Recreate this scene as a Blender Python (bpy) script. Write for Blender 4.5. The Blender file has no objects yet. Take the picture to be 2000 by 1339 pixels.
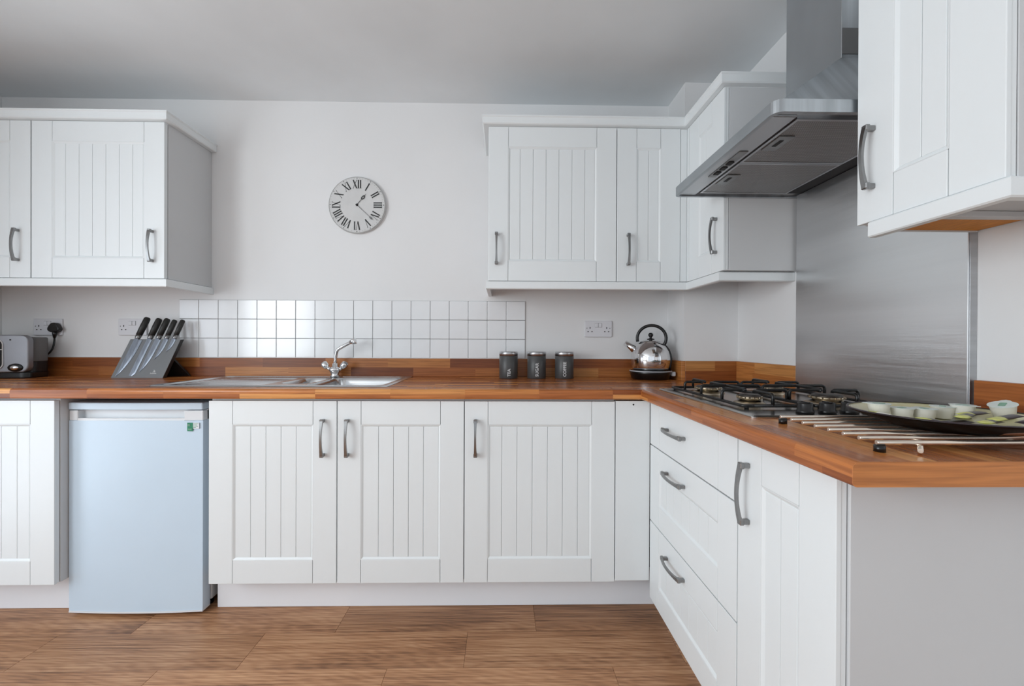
import bpy, bmesh, math, random
from mathutils import Vector, Matrix, noise as mn
random.seed(7)
PI = math.pi
SC = bpy.context.scene
COL = SC.collection

# ------------------------------------------------------------------ camera
def make_camera():
    cd = bpy.data.cameras.new('camera'); cam = bpy.data.objects.new('camera', cd); COL.objects.link(cam)
    cd.sensor_fit = 'HORIZONTAL'; cd.sensor_width = 36.0
    cd.lens = 36.0 * 803.265 / 2000.0
    cd.shift_x = (1000 - 995.36) / 2000.0
    cd.shift_y = (671.156 - 669.5) / 2000.0
    cd.clip_start = 0.02
    m = Matrix.Rotation(-0.0171, 4, 'Z') @ Matrix.Rotation(PI/2 - 0.003, 4, 'X') @ Matrix.Rotation(0.0041, 4, 'Z')
    m.translation = Vector((0, -1.6282, 1.1027))
    cam.matrix_world = m
    SC.camera = cam
make_camera()

# ------------------------------------------------------------------ world, lamps, exposure
w = bpy.data.worlds.new('world'); SC.world = w; w.use_nodes = True
bg = w.node_tree.nodes['Background']; bg.inputs[0].default_value = (0.80, 0.88, 1.0, 1); bg.inputs[1].default_value = 0.6

def area(name, loc, target, sx, sy, power, color, spread=PI):
    l = bpy.data.lights.new(name, 'AREA'); l.shape = 'RECTANGLE'; l.size = sx; l.size_y = sy
    l.energy = power; l.color = color; l.spread = spread
    o = bpy.data.objects.new(name, l); COL.objects.link(o); o.location = loc
    o.rotation_euler = (Vector(target) - Vector(loc)).to_track_quat('-Z', 'Y').to_euler()
    o['kind'] = 'structure'
    return o
# daylight through the left window and low glazed door; soft fill added behind the camera
area('daylight_side_window', (-2.62, -2.20, 1.50), (0.6, -2.40, 1.45), 1.7, 1.25, 63, (0.90, 0.962, 1.0))
area('rear_fill', (-0.5, -3.38, 1.35), (-0.5, 0, 1.30), 2.6, 1.7, 6, (0.90, 0.962, 1.0))
area('daylight_patio_door', (-2.62, -0.72, 0.80), (-0.5, -0.6, 0.6), 0.60, 1.45, 8, (0.80, 0.90, 1.0))

vs = SC.view_settings
vs.view_transform = 'Standard'; vs.look = 'None'; vs.gamma = 1.0; vs.use_curve_mapping = False
vs.exposure = -0.02

# ------------------------------------------------------------------ materials
def lin(c):
    return tuple(((v/255)/12.92 if v/255 <= 0.04045 else ((v/255+0.055)/1.055)**2.4) for v in c) + (1,)
MATS = {}
def newmat(name):
    m = bpy.data.materials.new(name); m.use_nodes = True; MATS[name] = m
    return m, m.node_tree, m.node_tree.nodes['Principled BSDF']
def setup(b, rough, metal=0.0, spec=None, coat=None):
    b.inputs['Roughness'].default_value = rough; b.inputs['Metallic'].default_value = metal
    if spec is not None: b.inputs['Specular IOR Level'].default_value = spec
    if coat: b.inputs['Coat Weight'].default_value = coat; b.inputs['Coat Roughness'].default_value = 0.1
def noisy(name, c, var=0.03, scale=6, rough=0.5, metal=0.0, bump=0.0, bscale=80, stretch=(1,1,1), spec=None, coat=None, rvar=0.0, detail=4):
    """colour with a gentle procedural mottling, roughness variation and bump"""
    m, nt, b = newmat(name); N = nt.nodes; L = nt.links
    setup(b, rough, metal, spec, coat)
    tc = N.new('ShaderNodeTexCoord'); mp = N.new('ShaderNodeMapping'); mp.inputs['Scale'].default_value = stretch
    L.new(tc.outputs['Object'], mp.inputs[0])
    no = N.new('ShaderNodeTexNoise'); no.inputs['Scale'].default_value = scale; no.inputs['Detail'].default_value = detail
    L.new(mp.outputs[0], no.inputs['Vector'])
    cr = N.new('ShaderNodeValToRGB'); cr.color_ramp.elements[0].position = 0.3; cr.color_ramp.elements[1].position = 0.7
    c0 = lin(c); k = 1 - var*2; cr.color_ramp.elements[0].color = (c0[0]*k, c0[1]*k, c0[2]*k, 1); cr.color_ramp.elements[1].color = tuple(min(1, v*(1+var)) for v in c0[:3]) + (1,)
    L.new(no.outputs['Fac'], cr.inputs[0]); L.new(cr.outputs[0], b.inputs['Base Color'])
    if rvar:
        mr = N.new('ShaderNodeMapRange'); mr.inputs['To Min'].default_value = max(0.02, rough-rvar); mr.inputs['To Max'].default_value = rough+rvar
        L.new(no.outputs['Fac'], mr.inputs['Value']); L.new(mr.outputs[0], b.inputs['Roughness'])
    if bump:
        n2 = N.new('ShaderNodeTexNoise'); n2.inputs['Scale'].default_value = bscale; n2.inputs['Detail'].default_value = 5
        L.new(mp.outputs[0], n2.inputs['Vector'])
        bp = N.new('ShaderNodeBump'); bp.inputs['Strength'].default_value = bump; bp.inputs['Distance'].default_value = 0.002
        L.new(n2.outputs['Fac'], bp.inputs['Height']); L.new(bp.outputs[0], b.inputs['Normal'])
    return m
M_wall = noisy('wall_paint', (232,232,232), 0.012, 2.0, 0.75, bump=0.25, bscale=35)
M_ceil = noisy('ceiling_paint', (235,239,241), 0.05, 1.2, 0.85, bump=0.2, bscale=30)
M_cab = noisy('cabinet_white', (233,237,238), 0.006, 5, 0.38, bump=0.06, bscale=220, stretch=(1,1,0.15))
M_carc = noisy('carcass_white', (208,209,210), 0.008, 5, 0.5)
M_kick = noisy('plinth_white', (240,242,246), 0.01, 3, 0.4)
M_tile = noisy('tile_glaze', (232,233,234), 0.012, 9, 0.16, bump=0.08, bscale=25, coat=0.3)
M_grout = noisy('tile_grout', (150,150,150), 0.1, 30, 0.9)
M_fridge = noisy('fridge_enamel_blue_cast', (205,222,236), 0.012, 3, 0.32, bump=0.05, bscale=300)  # white enamel with the blue daylight cast mixed into its colour
M_fridgew = noisy('fridge_plastic', (226,228,230), 0.01, 5, 0.35)
M_nickel = noisy('brushed_nickel', (150,150,150), 0.06, 40, 0.33, metal=1.0)
M_chrome = noisy('chrome', (225,225,226), 0.01, 8, 0.06, metal=1.0)
M_steel = noisy('brushed_steel', (190,191,193), 0.05, 4, 0.3, metal=1.0, bump=0.15, bscale=60, stretch=(0.3,0.3,18), rvar=0.05)
M_hood = noisy('hood_steel', (188,193,197), 0.14, 2.2, 0.36, metal=1.0, bump=0.12, bscale=50, stretch=(12,1,0.5), rvar=0.08)
M_splash = noisy('splashback_steel', (222,223,224), 0.05, 2.0, 0.30, metal=1.0, bump=0.25, bscale=14, stretch=(1,0.25,5), rvar=0.05)
M_sink = noisy('sink_steel', (205,206,207), 0.03, 10, 0.24, metal=1.0, rvar=0.05)
M_hobst = noisy('hob_steel', (190,188,184), 0.05, 6, 0.22, metal=1.0, rvar=0.06)
M_black = noisy('black_plastic', (14,14,15), 0.1, 10, 0.28)
M_iron = noisy('black_enamel', (12,12,12), 0.1, 20, 0.35)
M_dark = noisy('dark_recess', (26,26,27), 0.1, 10, 0.6)
M_can = noisy('charcoal_paint', (74,74,74), 0.04, 20, 0.42)
M_print = noisy('silver_print', (205,205,205), 0.02, 20, 0.5)
M_clock = noisy('clock_face', (212,212,211), 0.03, 14, 0.7)
M_clockrim = noisy('clock_rim_distress', (176,176,174), 0.12, 60, 0.8)
M_ink = noisy('black_ink', (30,30,31), 0.05, 20, 0.6)
M_socket = noisy('socket_plastic', (222,222,226), 0.01, 10, 0.3)
M_kbface = noisy('knife_block_grey', (120,122,124), 0.06, 3, 0.42, stretch=(1,1,1))
M_kbside = noisy('knife_block_edge', (36,36,37), 0.06, 10, 0.45)
M_blade = noisy('knife_blade', (150,157,168), 0.14, 18, 0.36, metal=0.85, bump=0.1, bscale=90, stretch=(6,1,1))
M_grip = noisy('knife_grip', (42,42,40), 0.2, 60, 0.5, stretch=(3,3,0.6))
M_toast = noisy('toaster_silver', (150,151,156), 0.03, 8, 0.38, metal=0.55)
M_toastd = noisy('toaster_grey', (112,112,112), 0.04, 14, 0.5)
M_glassd = noisy('dark_glass', (14,14,20), 0.1, 6, 0.06)
M_raw = noisy('raw_chipboard', (214,136,34), 0.12, 25, 0.6, stretch=(1,6,6))
M_plate = noisy('plate_dark_glaze', (17,12,10), 0.1, 8, 0.5, spec=0.2)
M_platei = noisy('plate_cream_glaze', (206,200,160), 0.05, 10, 0.2, coat=0.3)
M_pot = noisy('milk_pot_plastic', (234,231,222), 0.02, 20, 0.35)
M_foil = noisy('pot_lid_foil', (214,222,216), 0.05, 60, 0.3)
M_foilg = noisy('pot_lid_print', (120,168,140), 0.2, 90, 0.35)
M_wrapd = noisy('sachet_dark', (46,34,40), 0.15, 40, 0.35)
M_wrapy = noisy('sachet_yellow', (206,206,120), 0.08, 40, 0.4)
M_green = noisy('sticker_green', (28,128,92), 0.08, 60, 0.4)
M_rod = noisy('trivet_rod_steel', (226,214,200), 0.02, 10, 0.2, metal=0.9)
M_brass = noisy('burner_alloy', (196,182,160), 0.08, 50, 0.3, metal=1.0)
M_burncap = noisy('burner_cap', (66,60,56), 0.2, 30, 0.35, metal=0.3)
M_kettlelight = noisy('kettle_gauge', (190,192,196), 0.02, 10, 0.3)

def filter_mat():
    m, nt, b = newmat('filter_mesh'); N = nt.nodes; L = nt.links; setup(b, 0.45, 0.9)
    tc = N.new('ShaderNodeTexCoord')
    def wv(axis):
        wn = N.new('ShaderNodeTexWave'); wn.bands_direction = axis; wn.inputs['Scale'].default_value = 62
        L.new(tc.outputs['Object'], wn.inputs['Vector']); return wn
    a, c = wv('X'), wv('Y')
    mx = N.new('ShaderNodeMath'); mx.operation = 'MULTIPLY'; L.new(a.outputs['Fac'], mx.inputs[0]); L.new(c.outputs['Fac'], mx.inputs[1])
    cr = N.new('ShaderNodeValToRGB'); cr.color_ramp.elements[0].color = lin((120,120,120)); cr.color_ramp.elements[1].color = lin((200,200,200))
    cr.color_ramp.elements[1].position = 0.6
    L.new(mx.outputs[0], cr.inputs[0]); L.new(cr.outputs[0], b.inputs['Base Color'])
    bp = N.new('ShaderNodeBump'); bp.inputs['Strength'].default_value = 0.6; bp.inputs['Distance'].default_value = 0.001
    L.new(mx.outputs[0], bp.inputs['Height']); L.new(bp.outputs[0], b.inputs['Normal'])
    return m
M_filter = filter_mat()

def math_n(N, L, op, a, b=None, c=None):
    n = N.new('ShaderNodeMath'); n.operation = op
    for i, v in enumerate((a, b, c)):
        if v is None: continue
        if isinstance(v, (int, float)): n.inputs[i].default_value = v
        else: L.new(v, n.inputs[i])
    return n.outputs[0]
def stave_mat(name, along, wts, row_w, length, rough=0.3, seed=0.0, dark=1.0):
    """laminate print of butcher-block staves: flat colour and grain only"""
    m, nt, b = newmat(name); N = nt.nodes; L = nt.links; setup(b, rough, 0, 0.35, 0.12)
    b.inputs['Coat Roughness'].default_value = 0.18
    tc = N.new('ShaderNodeTexCoord'); sp = N.new('ShaderNodeSeparateXYZ'); L.new(tc.outputs['Object'], sp.inputs[0])
    al = sp.outputs[along]
    ac = None
    for ax, k in wts.items():
        t = math_n(N, L, 'MULTIPLY', sp.outputs[ax], k)
        ac = t if ac is None else math_n(N, L, 'ADD', ac, t)
    ac = math_n(N, L, 'ADD', ac, 10.0 + seed)
    row = math_n(N, L, 'FLOOR', math_n(N, L, 'DIVIDE', ac, row_w))
    wn = N.new('ShaderNodeTexWhiteNoise'); wn.noise_dimensions = '1D'; L.new(row, wn.inputs['W'])
    sh = math_n(N, L, 'ADD', math_n(N, L, 'DIVIDE', al, length), math_n(N, L, 'MULTIPLY', wn.outputs['Value'], 7.0))
    idx = math_n(N, L, 'FLOOR', sh)
    cb = N.new('ShaderNodeCombineXYZ'); L.new(row, cb.inputs[0]); L.new(idx, cb.inputs[1]); cb.inputs[2].default_value = seed
    w2 = N.new('ShaderNodeTexWhiteNoise'); w2.noise_dimensions = '3D'; L.new(cb.outputs[0], w2.inputs['Vector'])
    gv = N.new('ShaderNodeCombineXYZ')
    L.new(math_n(N, L, 'ADD', math_n(N, L, 'MULTIPLY', al, 5.0), math_n(N, L, 'MULTIPLY', w2.outputs['Value'], 31.0)), gv.inputs[0])
    L.new(math_n(N, L, 'MULTIPLY', ac, 130.0), gv.inputs[1]); L.new(idx, gv.inputs[2])
    g = N.new('ShaderNodeTexNoise'); g.inputs['Scale'].default_value = 1.0; g.inputs['Detail'].default_value = 5; g.inputs['Distortion'].default_value = 0.6
    L.new(gv.outputs[0], g.inputs['Vector'])
    cr = N.new('ShaderNodeValToRGB'); e = cr.color_ramp.elements
    pal = [(0.0,(132,70,34)),(0.3,(166,96,48)),(0.6,(186,114,60)),(0.85,(204,134,72)),(1.0,(218,154,90))]
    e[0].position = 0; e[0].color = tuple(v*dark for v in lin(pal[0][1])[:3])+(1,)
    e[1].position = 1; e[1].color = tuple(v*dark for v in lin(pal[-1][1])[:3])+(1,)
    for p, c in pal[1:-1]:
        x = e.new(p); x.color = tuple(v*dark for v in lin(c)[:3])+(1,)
    L.new(w2.outputs['Value'], cr.inputs[0])
    gr = N.new('ShaderNodeValToRGB'); gr.color_ramp.elements[0].position = 0.33; gr.color_ramp.elements[0].color = (0.60,0.52,0.47,1)
    gr.color_ramp.elements[1].position = 0.62; gr.color_ramp.elements[1].color = (1.08,1.06,1.02,1)
    L.new(g.outputs['Fac'], gr.inputs[0])
    mx = N.new('ShaderNodeMix'); mx.data_type = 'RGBA'; mx.blend_type = 'MULTIPLY'; mx.inputs['Factor'].default_value = 0.75
    L.new(cr.outputs[0], mx.inputs['A']); L.new(gr.outputs[0], mx.inputs['B']); L.new(mx.outputs['Result'], b.inputs['Base Color'])
    return m
M_wtx = stave_mat('worktop_wood_back', 'X', {'Y':1, 'Z':1}, 0.030, 0.36, rough=0.26)
M_wty = stave_mat('worktop_wood_side', 'Y', {'X':1, 'Z':1}, 0.040, 0.42, rough=0.26, seed=3.0)
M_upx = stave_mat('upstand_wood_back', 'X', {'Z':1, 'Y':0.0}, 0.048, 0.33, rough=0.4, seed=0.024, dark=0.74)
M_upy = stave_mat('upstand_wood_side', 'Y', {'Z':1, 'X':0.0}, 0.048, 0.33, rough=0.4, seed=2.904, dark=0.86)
M_wfx = stave_mat('worktop_wood_front', 'X', {'Z':1}, 0.020, 0.29, rough=0.26, seed=1.0)
M_wend = stave_mat('worktop_end_strip', 'X', {'Z':1}, 0.9, 2.5, seed=2.2)

def plank_mat():
    m, nt, b = newmat('oak_plank'); N = nt.nodes; L = nt.links; setup(b, 0.42, 0, 0.4)
    tc = N.new('ShaderNodeTexCoord'); oi = N.new('ShaderNodeObjectInfo')
    sp = N.new('ShaderNodeSeparateXYZ'); L.new(tc.outputs['Object'], sp.inputs[0])
    r = oi.outputs['Random']
    def coord(sx, sy, k):
        cb = N.new('ShaderNodeCombineXYZ')
        L.new(math_n(N, L, 'ADD', math_n(N, L, 'MULTIPLY', sp.outputs['X'], sx), math_n(N, L, 'MULTIPLY', r, k)), cb.inputs[0])
        L.new(math_n(N, L, 'MULTIPLY', sp.outputs['Y'], sy), cb.inputs[1]); L.new(math_n(N, L, 'MULTIPLY', r, 57.0), cb.inputs[2])
        return cb.outputs[0]
    fine = N.new('ShaderNodeTexNoise'); fine.inputs['Scale'].default_value = 1; fine.inputs['Detail'].default_value = 6; fine.inputs['Roughness'].default_value = 0.65
    L.new(coord(3.2, 150, 40), fine.inputs['Vector'])
    cath = N.new('ShaderNodeTexWave'); cath.wave_type = 'RINGS'; cath.rings_direction = 'Z'; cath.inputs['Scale'].default_value = 2.6; cath.inputs['Distortion'].default_value = 7; cath.inputs['Detail'].default_value = 3; cath.inputs['Detail Scale'].default_value = 1.6
    L.new(coord(1.6, 13, 3), cath.inputs['Vector'])
    big = N.new('ShaderNodeTexNoise'); big.inputs['Scale'].default_value = 1; big.inputs['Detail'].default_value = 2
    L.new(coord(2.2, 9, 23), big.inputs['Vector'])
    cr = N.new('ShaderNodeValToRGB'); e = cr.color_ramp.elements
    e[0].position = 0.36; e[0].color = lin((112,76,52)); e[1].position = 0.67; e[1].color = lin((204,160,122))
    x = e.new(0.5); x.color = lin((168,121,86))
    mixv = math_n(N, L, 'ADD', math_n(N, L, 'MULTIPLY', fine.outputs['Fac'], 0.65), math_n(N, L, 'MULTIPLY', cath.outputs['Fac'], 0.05))
    mixv = math_n(N, L, 'ADD', mixv, math_n(N, L, 'MULTIPLY', big.outputs['Fac'], 0.30))
    L.new(mixv, cr.inputs[0])
    hs = N.new('ShaderNodeHueSaturation')
    L.new(math_n(N, L, 'ADD', math_n(N, L, 'MULTIPLY', r, 0.22), 0.9), hs.inputs['Value'])
    L.new(cr.outputs[0], hs.inputs['Color']); L.new(hs.outputs[0], b.inputs['Base Color'])
    bp = N.new('ShaderNodeBump'); bp.inputs['Strength'].default_value = 0.15; bp.inputs['Distance'].default_value = 0.0008
    L.new(fine.outputs['Fac'], bp.inputs['Height']); L.new(bp.outputs[0], b.inputs['Normal'])
    return m
M_plank = plank_mat()
M_seam = noisy('floor_seam', (84,58,42), 0.1, 20, 0.8)

def clear_glass():
    m, nt, b = newmat('clear_glass'); setup(b, 0.02); b.inputs['Transmission Weight'].default_value = 1.0
    return m
M_glass = clear_glass()

# ------------------------------------------------------------------ mesh helpers
def BM(): return bmesh.new()
def box(bm, x0, x1, y0, y1, z0, z1, bev=0.0, seg=1):
    x0, x1 = min(x0,x1), max(x0,x1); y0, y1 = min(y0,y1), max(y0,y1); z0, z1 = min(z0,z1), max(z0,z1)
    t = bmesh.new()
    vs_ = [t.verts.new((x, y, z)) for x in (x0,x1) for y in (y0,y1) for z in (z0,z1)]
    for f in ((0,1,3,2),(4,6,7,5),(0,4,5,1),(2,3,7,6),(0,2,6,4),(1,5,7,3)): t.faces.new([vs_[i] for i in f])
    bmesh.ops.recalc_face_normals(t, faces=t.faces)
    if bev > 0:
        bev = min(bev, 0.45*min(x1-x0, y1-y0, z1-z0))
        bmesh.ops.bevel(t, geom=list(t.edges), offset=bev, segments=seg, profile=0.5, affect='EDGES')
    join(bm, t)
def join(bm, t, M=None):
    if M is not None: t.transform(M)
    off = {}
    for v in t.verts: off[v] = bm.verts.new(v.co)
    for f in t.faces:
        try:
            nf = bm.faces.new([off[v] for v in f.verts]); nf.smooth = f.smooth; nf.material_index = f.material_index
        except ValueError: pass
    t.free()
def lathe(bm, prof, seg=32, M=None, smooth=True):
    t = bmesh.new(); rings = []
    for r, z in prof:
        if r < 1e-6: rings.append([t.verts.new((0,0,z))])
        else: rings.append([t.verts.new((r*math.cos(2*PI*i/seg), r*math.sin(2*PI*i/seg), z)) for i in range(seg)])
    for a, b in zip(rings, rings[1:]):
        for i in range(seg):
            j = (i+1) % seg
            if len(a) == 1 and len(b) == 1: continue
            if len(a) == 1: f = t.faces.new((a[0], b[j], b[i]))
            elif len(b) == 1: f = t.faces.new((a[i], a[j], b[0]))
            else: f = t.faces.new((a[i], a[j], b[j], b[i]))
            f.smooth = smooth
    bmesh.ops.recalc_face_normals(t, faces=t.faces)
    join(bm, t, M)
def tube(bm, pts, r, seg=10, caps=True, M=None, radii=None, flat=1.0):
    """round bar along a polyline"""
    t = bmesh.new(); pts = [Vector(p) for p in pts]; rings = []; prev = None
    for i, p in enumerate(pts):
        d = (pts[min(i+1, len(pts)-1)] - pts[max(i-1, 0)]).normalized()
        if prev is None:
            up = Vector((0,0,1)) if abs(d.z) < 0.9 else Vector((0,1,0))
            n = d.cross(up).normalized()
        else:
            n = (prev - d*prev.dot(d)).normalized()
        prev = n; b = d.cross(n).normalized(); rr = radii[i] if radii else r
        rings.append([t.verts.new(p + n*math.cos(2*PI*k/seg)*rr + b*math.sin(2*PI*k/seg)*rr*flat) for k in range(seg)])
    for a, b in zip(rings, rings[1:]):
        for k in range(seg):
            f = t.faces.new((a[k], a[(k+1)%seg], b[(k+1)%seg], b[k])); f.smooth = True
    if caps: t.faces.new(rings[0]); t.faces.new(rings[-1][::-1])
    bmesh.ops.recalc_face_normals(t, faces=t.faces)
    join(bm, t, M)
def arcpts(pts, rad=0.01, n=5):
    """round the corners of a polyline"""
    pts = [Vector(p) for p in pts]; out = [pts[0]]
    for i in range(1, len(pts)-1):
        a = (pts[i-1]-pts[i]); b = (pts[i+1]-pts[i]); r = min(rad, a.length*0.45, b.length*0.45)
        p0 = pts[i] + a.normalized()*r; p1 = pts[i] + b.normalized()*r
        for k in range(n+1):
            s = k/n; out.append(p0*(1-s)**2 + pts[i]*2*s*(1-s) + p1*s*s)
    out.append(pts[-1]); return out
def prism(bm, poly, d0, d1, axis='Y', bev=0.0, seg=2, M=None):
    """extrude a 2-D polygon. axis Y: poly=(x,z); axis Z: poly=(x,y); axis X: poly=(y,z)"""
    t = bmesh.new()
    def P(p, d): return {'Y': (p[0], d, p[1]), 'Z': (p[0], p[1], d), 'X': (d, p[0], p[1])}[axis]
    a = [t.verts.new(P(p, d0)) for p in poly]; b = [t.verts.new(P(p, d1)) for p in poly]
    t.faces.new(a); t.faces.new(b[::-1])
    for i in range(len(poly)): j = (i+1) % len(poly); t.faces.new((a[i], b[i], b[j], a[j]))
    bmesh.ops.recalc_face_normals(t, faces=t.faces)
    if bev: bmesh.ops.bevel(t, geom=list(t.edges), offset=bev, segments=seg, profile=0.5, affect='EDGES')
    join(bm, t, M)
def rrect(cx, cy, w, h, r, n=6):
    out = []
    for sx, sy, a0 in ((1,1,0),(-1,1,PI/2),(-1,-1,PI),(1,-1,1.5*PI)):
        for k in range(n+1):
            a = a0 + (PI/2)*k/n
            out.append((cx + sx*(w/2-r) + r*math.cos(a), cy + sy*(h/2-r) + r*math.sin(a)))
    return out
def ring_prism(bm, outer, inner, d0, d1, axis='Y', M=None):
    t = bmesh.new()
    def P(p, d): return {'Y': (p[0], d, p[1]), 'Z': (p[0], p[1], d), 'X': (d, p[0], p[1])}[axis]
    V = [[t.verts.new(P(p, d)) for p in q] for q in (outer, inner) for d in (d0, d1)]
    n = len(outer)
    for i in range(n):
        j = (i+1) % n
        t.faces.new((V[0][i], V[0][j], V[2][j], V[2][i])); t.faces.new((V[1][i], V[3][i], V[3][j], V[1][j]))
        t.faces.new((V[0][i], V[1][i], V[1][j], V[0][j])); t.faces.new((V[2][i], V[2][j], V[3][j], V[3][i]))
    bmesh.ops.recalc_face_normals(t, faces=t.faces)
    join(bm, t, M)
def sweep(bm, path, prof, segs=None):
    """closed profile (outward offset, z) along a 2-D path, mitred; outward = right of travel"""
    pts = [Vector((p[0], p[1])) for p in path]; n = len(pts)
    nor = []
    for i in range(n-1):
        d = (pts[i+1]-pts[i]).normalized(); nor.append(Vector((d.y, -d.x)))
    mit = []
    for i in range(n):
        if i == 0: mit.append(nor[0])
        elif i == n-1: mit.append(nor[-1])
        else:
            s = nor[i-1] + nor[i]; mit.append(s / (1 + nor[i-1].dot(nor[i])))
    for s in (segs if segs is not None else range(n-1)):
        t = bmesh.new()
        A = [t.verts.new((pts[s].x+mit[s].x*o, pts[s].y+mit[s].y*o, z)) for o, z in prof]
        B = [t.verts.new((pts[s+1].x+mit[s+1].x*o, pts[s+1].y+mit[s+1].y*o, z)) for o, z in prof]
        m = len(prof)
        for i in range(m): j = (i+1) % m; t.faces.new((A[i], B[i], B[j], A[j]))
        t.faces.new(A); t.faces.new(B[::-1])
        bmesh.ops.recalc_face_normals(t, faces=t.faces)
        join(bm, t)
def obj(name, bm, mat, parent=None, loc=None, rot=None, mesh=None):
    if mesh is None:
        mesh = bpy.data.meshes.new(name); bm.to_mesh(mesh); bm.free()
        for m_ in (mat if isinstance(mat, (list, tuple)) else [mat]): mesh.materials.append(m_)
    o = bpy.data.objects.new(name, mesh); COL.objects.link(o)
    if parent is not None: o.parent = parent
    if loc is not None: o.location = loc
    if rot is not None: o.rotation_euler = rot
    return o
def tag(o, label, cat, group=None):
    o['label'] = label; o['category'] = cat
    if group: o['group'] = group
    return o
def thing(name, label, cat, loc=(0,0,0), rotz=0, group=None):
    o = bpy.data.objects.new(name, None); COL.objects.link(o); o.location = loc; o.rotation_euler = (0,0,rotz)
    o.empty_display_size = 0.05
    return tag(o, label, cat, group)
def struct(name, bm, mat, parent=None, loc=None):
    o = obj(name, bm, mat, parent, loc)
    if parent is None: o['kind'] = 'structure'
    return o
def text_mesh(s, size, M=None, offset=0.0, cuts=0, ext=0.0002, shear=0):
    c = bpy.data.curves.new('lettering', 'FONT'); c.body = s; c.size = size; c.extrude = ext; c.align_x = 'LEFT'; c.offset = offset; c.resolution_u = 3
    o = bpy.data.objects.new('lettering', c); COL.objects.link(o)
    dg = bpy.context.evaluated_depsgraph_get(); me = bpy.data.meshes.new_from_object(o.evaluated_get(dg))
    bm = bmesh.new(); bm.from_mesh(me)
    bpy.data.objects.remove(o); bpy.data.curves.remove(c); bpy.data.meshes.remove(me)
    if cuts:
        ys = [v.co.y for v in bm.verts]; y0, y1 = min(ys), max(ys)
        for k in range(1, cuts):
            bmesh.ops.bisect_plane(bm, geom=list(bm.verts)+list(bm.edges)+list(bm.faces), plane_co=(0, y0+(y1-y0)*k/cuts, 0), plane_no=(0,1,0))
    if M is not None: bm.transform(M)
    return bm

# ------------------------------------------------------------------ room dimensions
XL, XR = -2.644, 1.163        # left and right walls
YB, YF = 0.59, -3.40          # back wall, wall behind the camera
ZC = 2.386
T = 0.10
PX, PY = 0.894, 0.386         # boxed pillar in the corner

# walls
bm = BM(); box(bm, XL-T, XR+T, YB, YB+T, -0.05, ZC+0.1); wall_back = struct('wall_back', bm, M_wall)
bm = BM(); box(bm, XR, XR+T, YF, YB, -0.05, ZC+0.1); wall_right = struct('wall_right', bm, M_wall)
bm = BM(); box(bm, PX, XR, PY, YB, 0, ZC); struct('trim_1', bm, M_wall)
# left wall with window and glazed door openings
bm = BM()
def wall_openings(bm, a0, a1, z0, z1, holes, put):
    xs = sorted({a0, a1, *[h[0] for h in holes], *[h[1] for h in holes]})
    for i in range(len(xs)-1):
        c = (xs[i]+xs[i+1])/2; zs = [(z0, z1)]
        for h in holes:
            if h[0] < c < h[1]:
                zs = [(z0, h[2]), (h[3], z1)]
        for q in zs:
            if q[1]-q[0] > 1e-4: put(xs[i], xs[i+1], q[0], q[1])
hl = [(-3.08,-1.32,0.86,2.14), (-1.06,-0.38,0.0,2.08)]
wall_openings(bm, YF, YB, -0.05, ZC+0.1, hl, lambda a,b,c,d: box(bm, XL-T, XL, a, b, c, d))
struct('wall_left', bm, M_wall)
hb = [(-1.82,0.82,0.48,2.22)]
bm = BM(); wall_openings(bm, XL-T, XR+T, -0.05, ZC+0.1, hb, lambda a,b,c,d: box(bm, a, b, YF-T, YF, c, d))
struct('wall_front', bm, M_wall)
bm = BM(); box(bm, XL-T, XR+T, YF-T, YB+T, ZC, ZC+0.1); struct('ceiling', bm, M_ceil)
# windows and door outside the frame
def window(name, axis, pos, a0, a1, z0, z1, mull, mat=M_cab):
    bm = BM()
    def put(a, b, c, d):
        if axis == 'X': box(bm, pos-0.06, pos-0.02, a, b, c, d, 0.004)
        else: box(bm, a, b, pos-0.06, pos-0.02, c, d, 0.004)
    put(a0, a1, z0, z0+0.05); put(a0, a1, z1-0.05, z1); put(a0, a0+0.05, z0+0.05, z1-0.05); put(a1-0.05, a1, z0+0.05, z1-0.05)
    for m_ in mull: put(m_-0.025, m_+0.025, z0+0.05, z1-0.05)
    f = struct(name, bm, mat)
    return f
window('window_1', 'X', XL, -3.08, -1.32, 0.86, 2.14, [-2.20])
window('fill_window', 'Y', YF, -1.82, 0.82, 0.48, 2.22, [-0.94, -0.06])  # unseen window added to carry the fill from behind the camera
window('door_1', 'X', XL, -1.06, -0.38, 0.0, 2.08, [])

# floor: base slab and individual planks
bm = BM(); box(bm, XL-T, XR+T, YF-T, YB+T, -0.06, -0.004); floor = struct('floor', bm, M_seam)
PW, PL = 0.1745, 0.765
pm = BM(); box(pm, 0.0004, PL-0.0004, 0.0004, PW-0.0004, -0.006, 0.0, 0.0006)
pmesh = bpy.data.meshes.new('plank'); pm.to_mesh(pmesh); pm.free(); pmesh.materials.append(M_plank)
offs = {0:-0.632, 1:-0.893, 2:-0.386, 3:-0.70, 4:-0.15}
for r in range(-1, 22):
    ytop = 0.115 - (r)*PW
    y0 = ytop - PW
    if y0 < YF or ytop > YB: continue
    base = offs.get(r, random.uniform(-0.75, 0)); k0 = math.floor((XL-base)/PL)
    x = base + k0*PL
    while x < XR:
        a, b = max(x, XL), min(x+PL, XR)
        if abs((b-a)-PL) < 1e-6: obj('plank', None, None, floor, (x, y0, 0), mesh=pmesh)
        elif b-a > 0.02:
            q = BM(); box(q, 0.0004, b-a-0.0004, 0.0004, PW-0.0004, -0.006, 0.0, 0.0006); obj('plank', q, M_plank, floor, (a, y0, 0))
        x += PL

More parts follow.
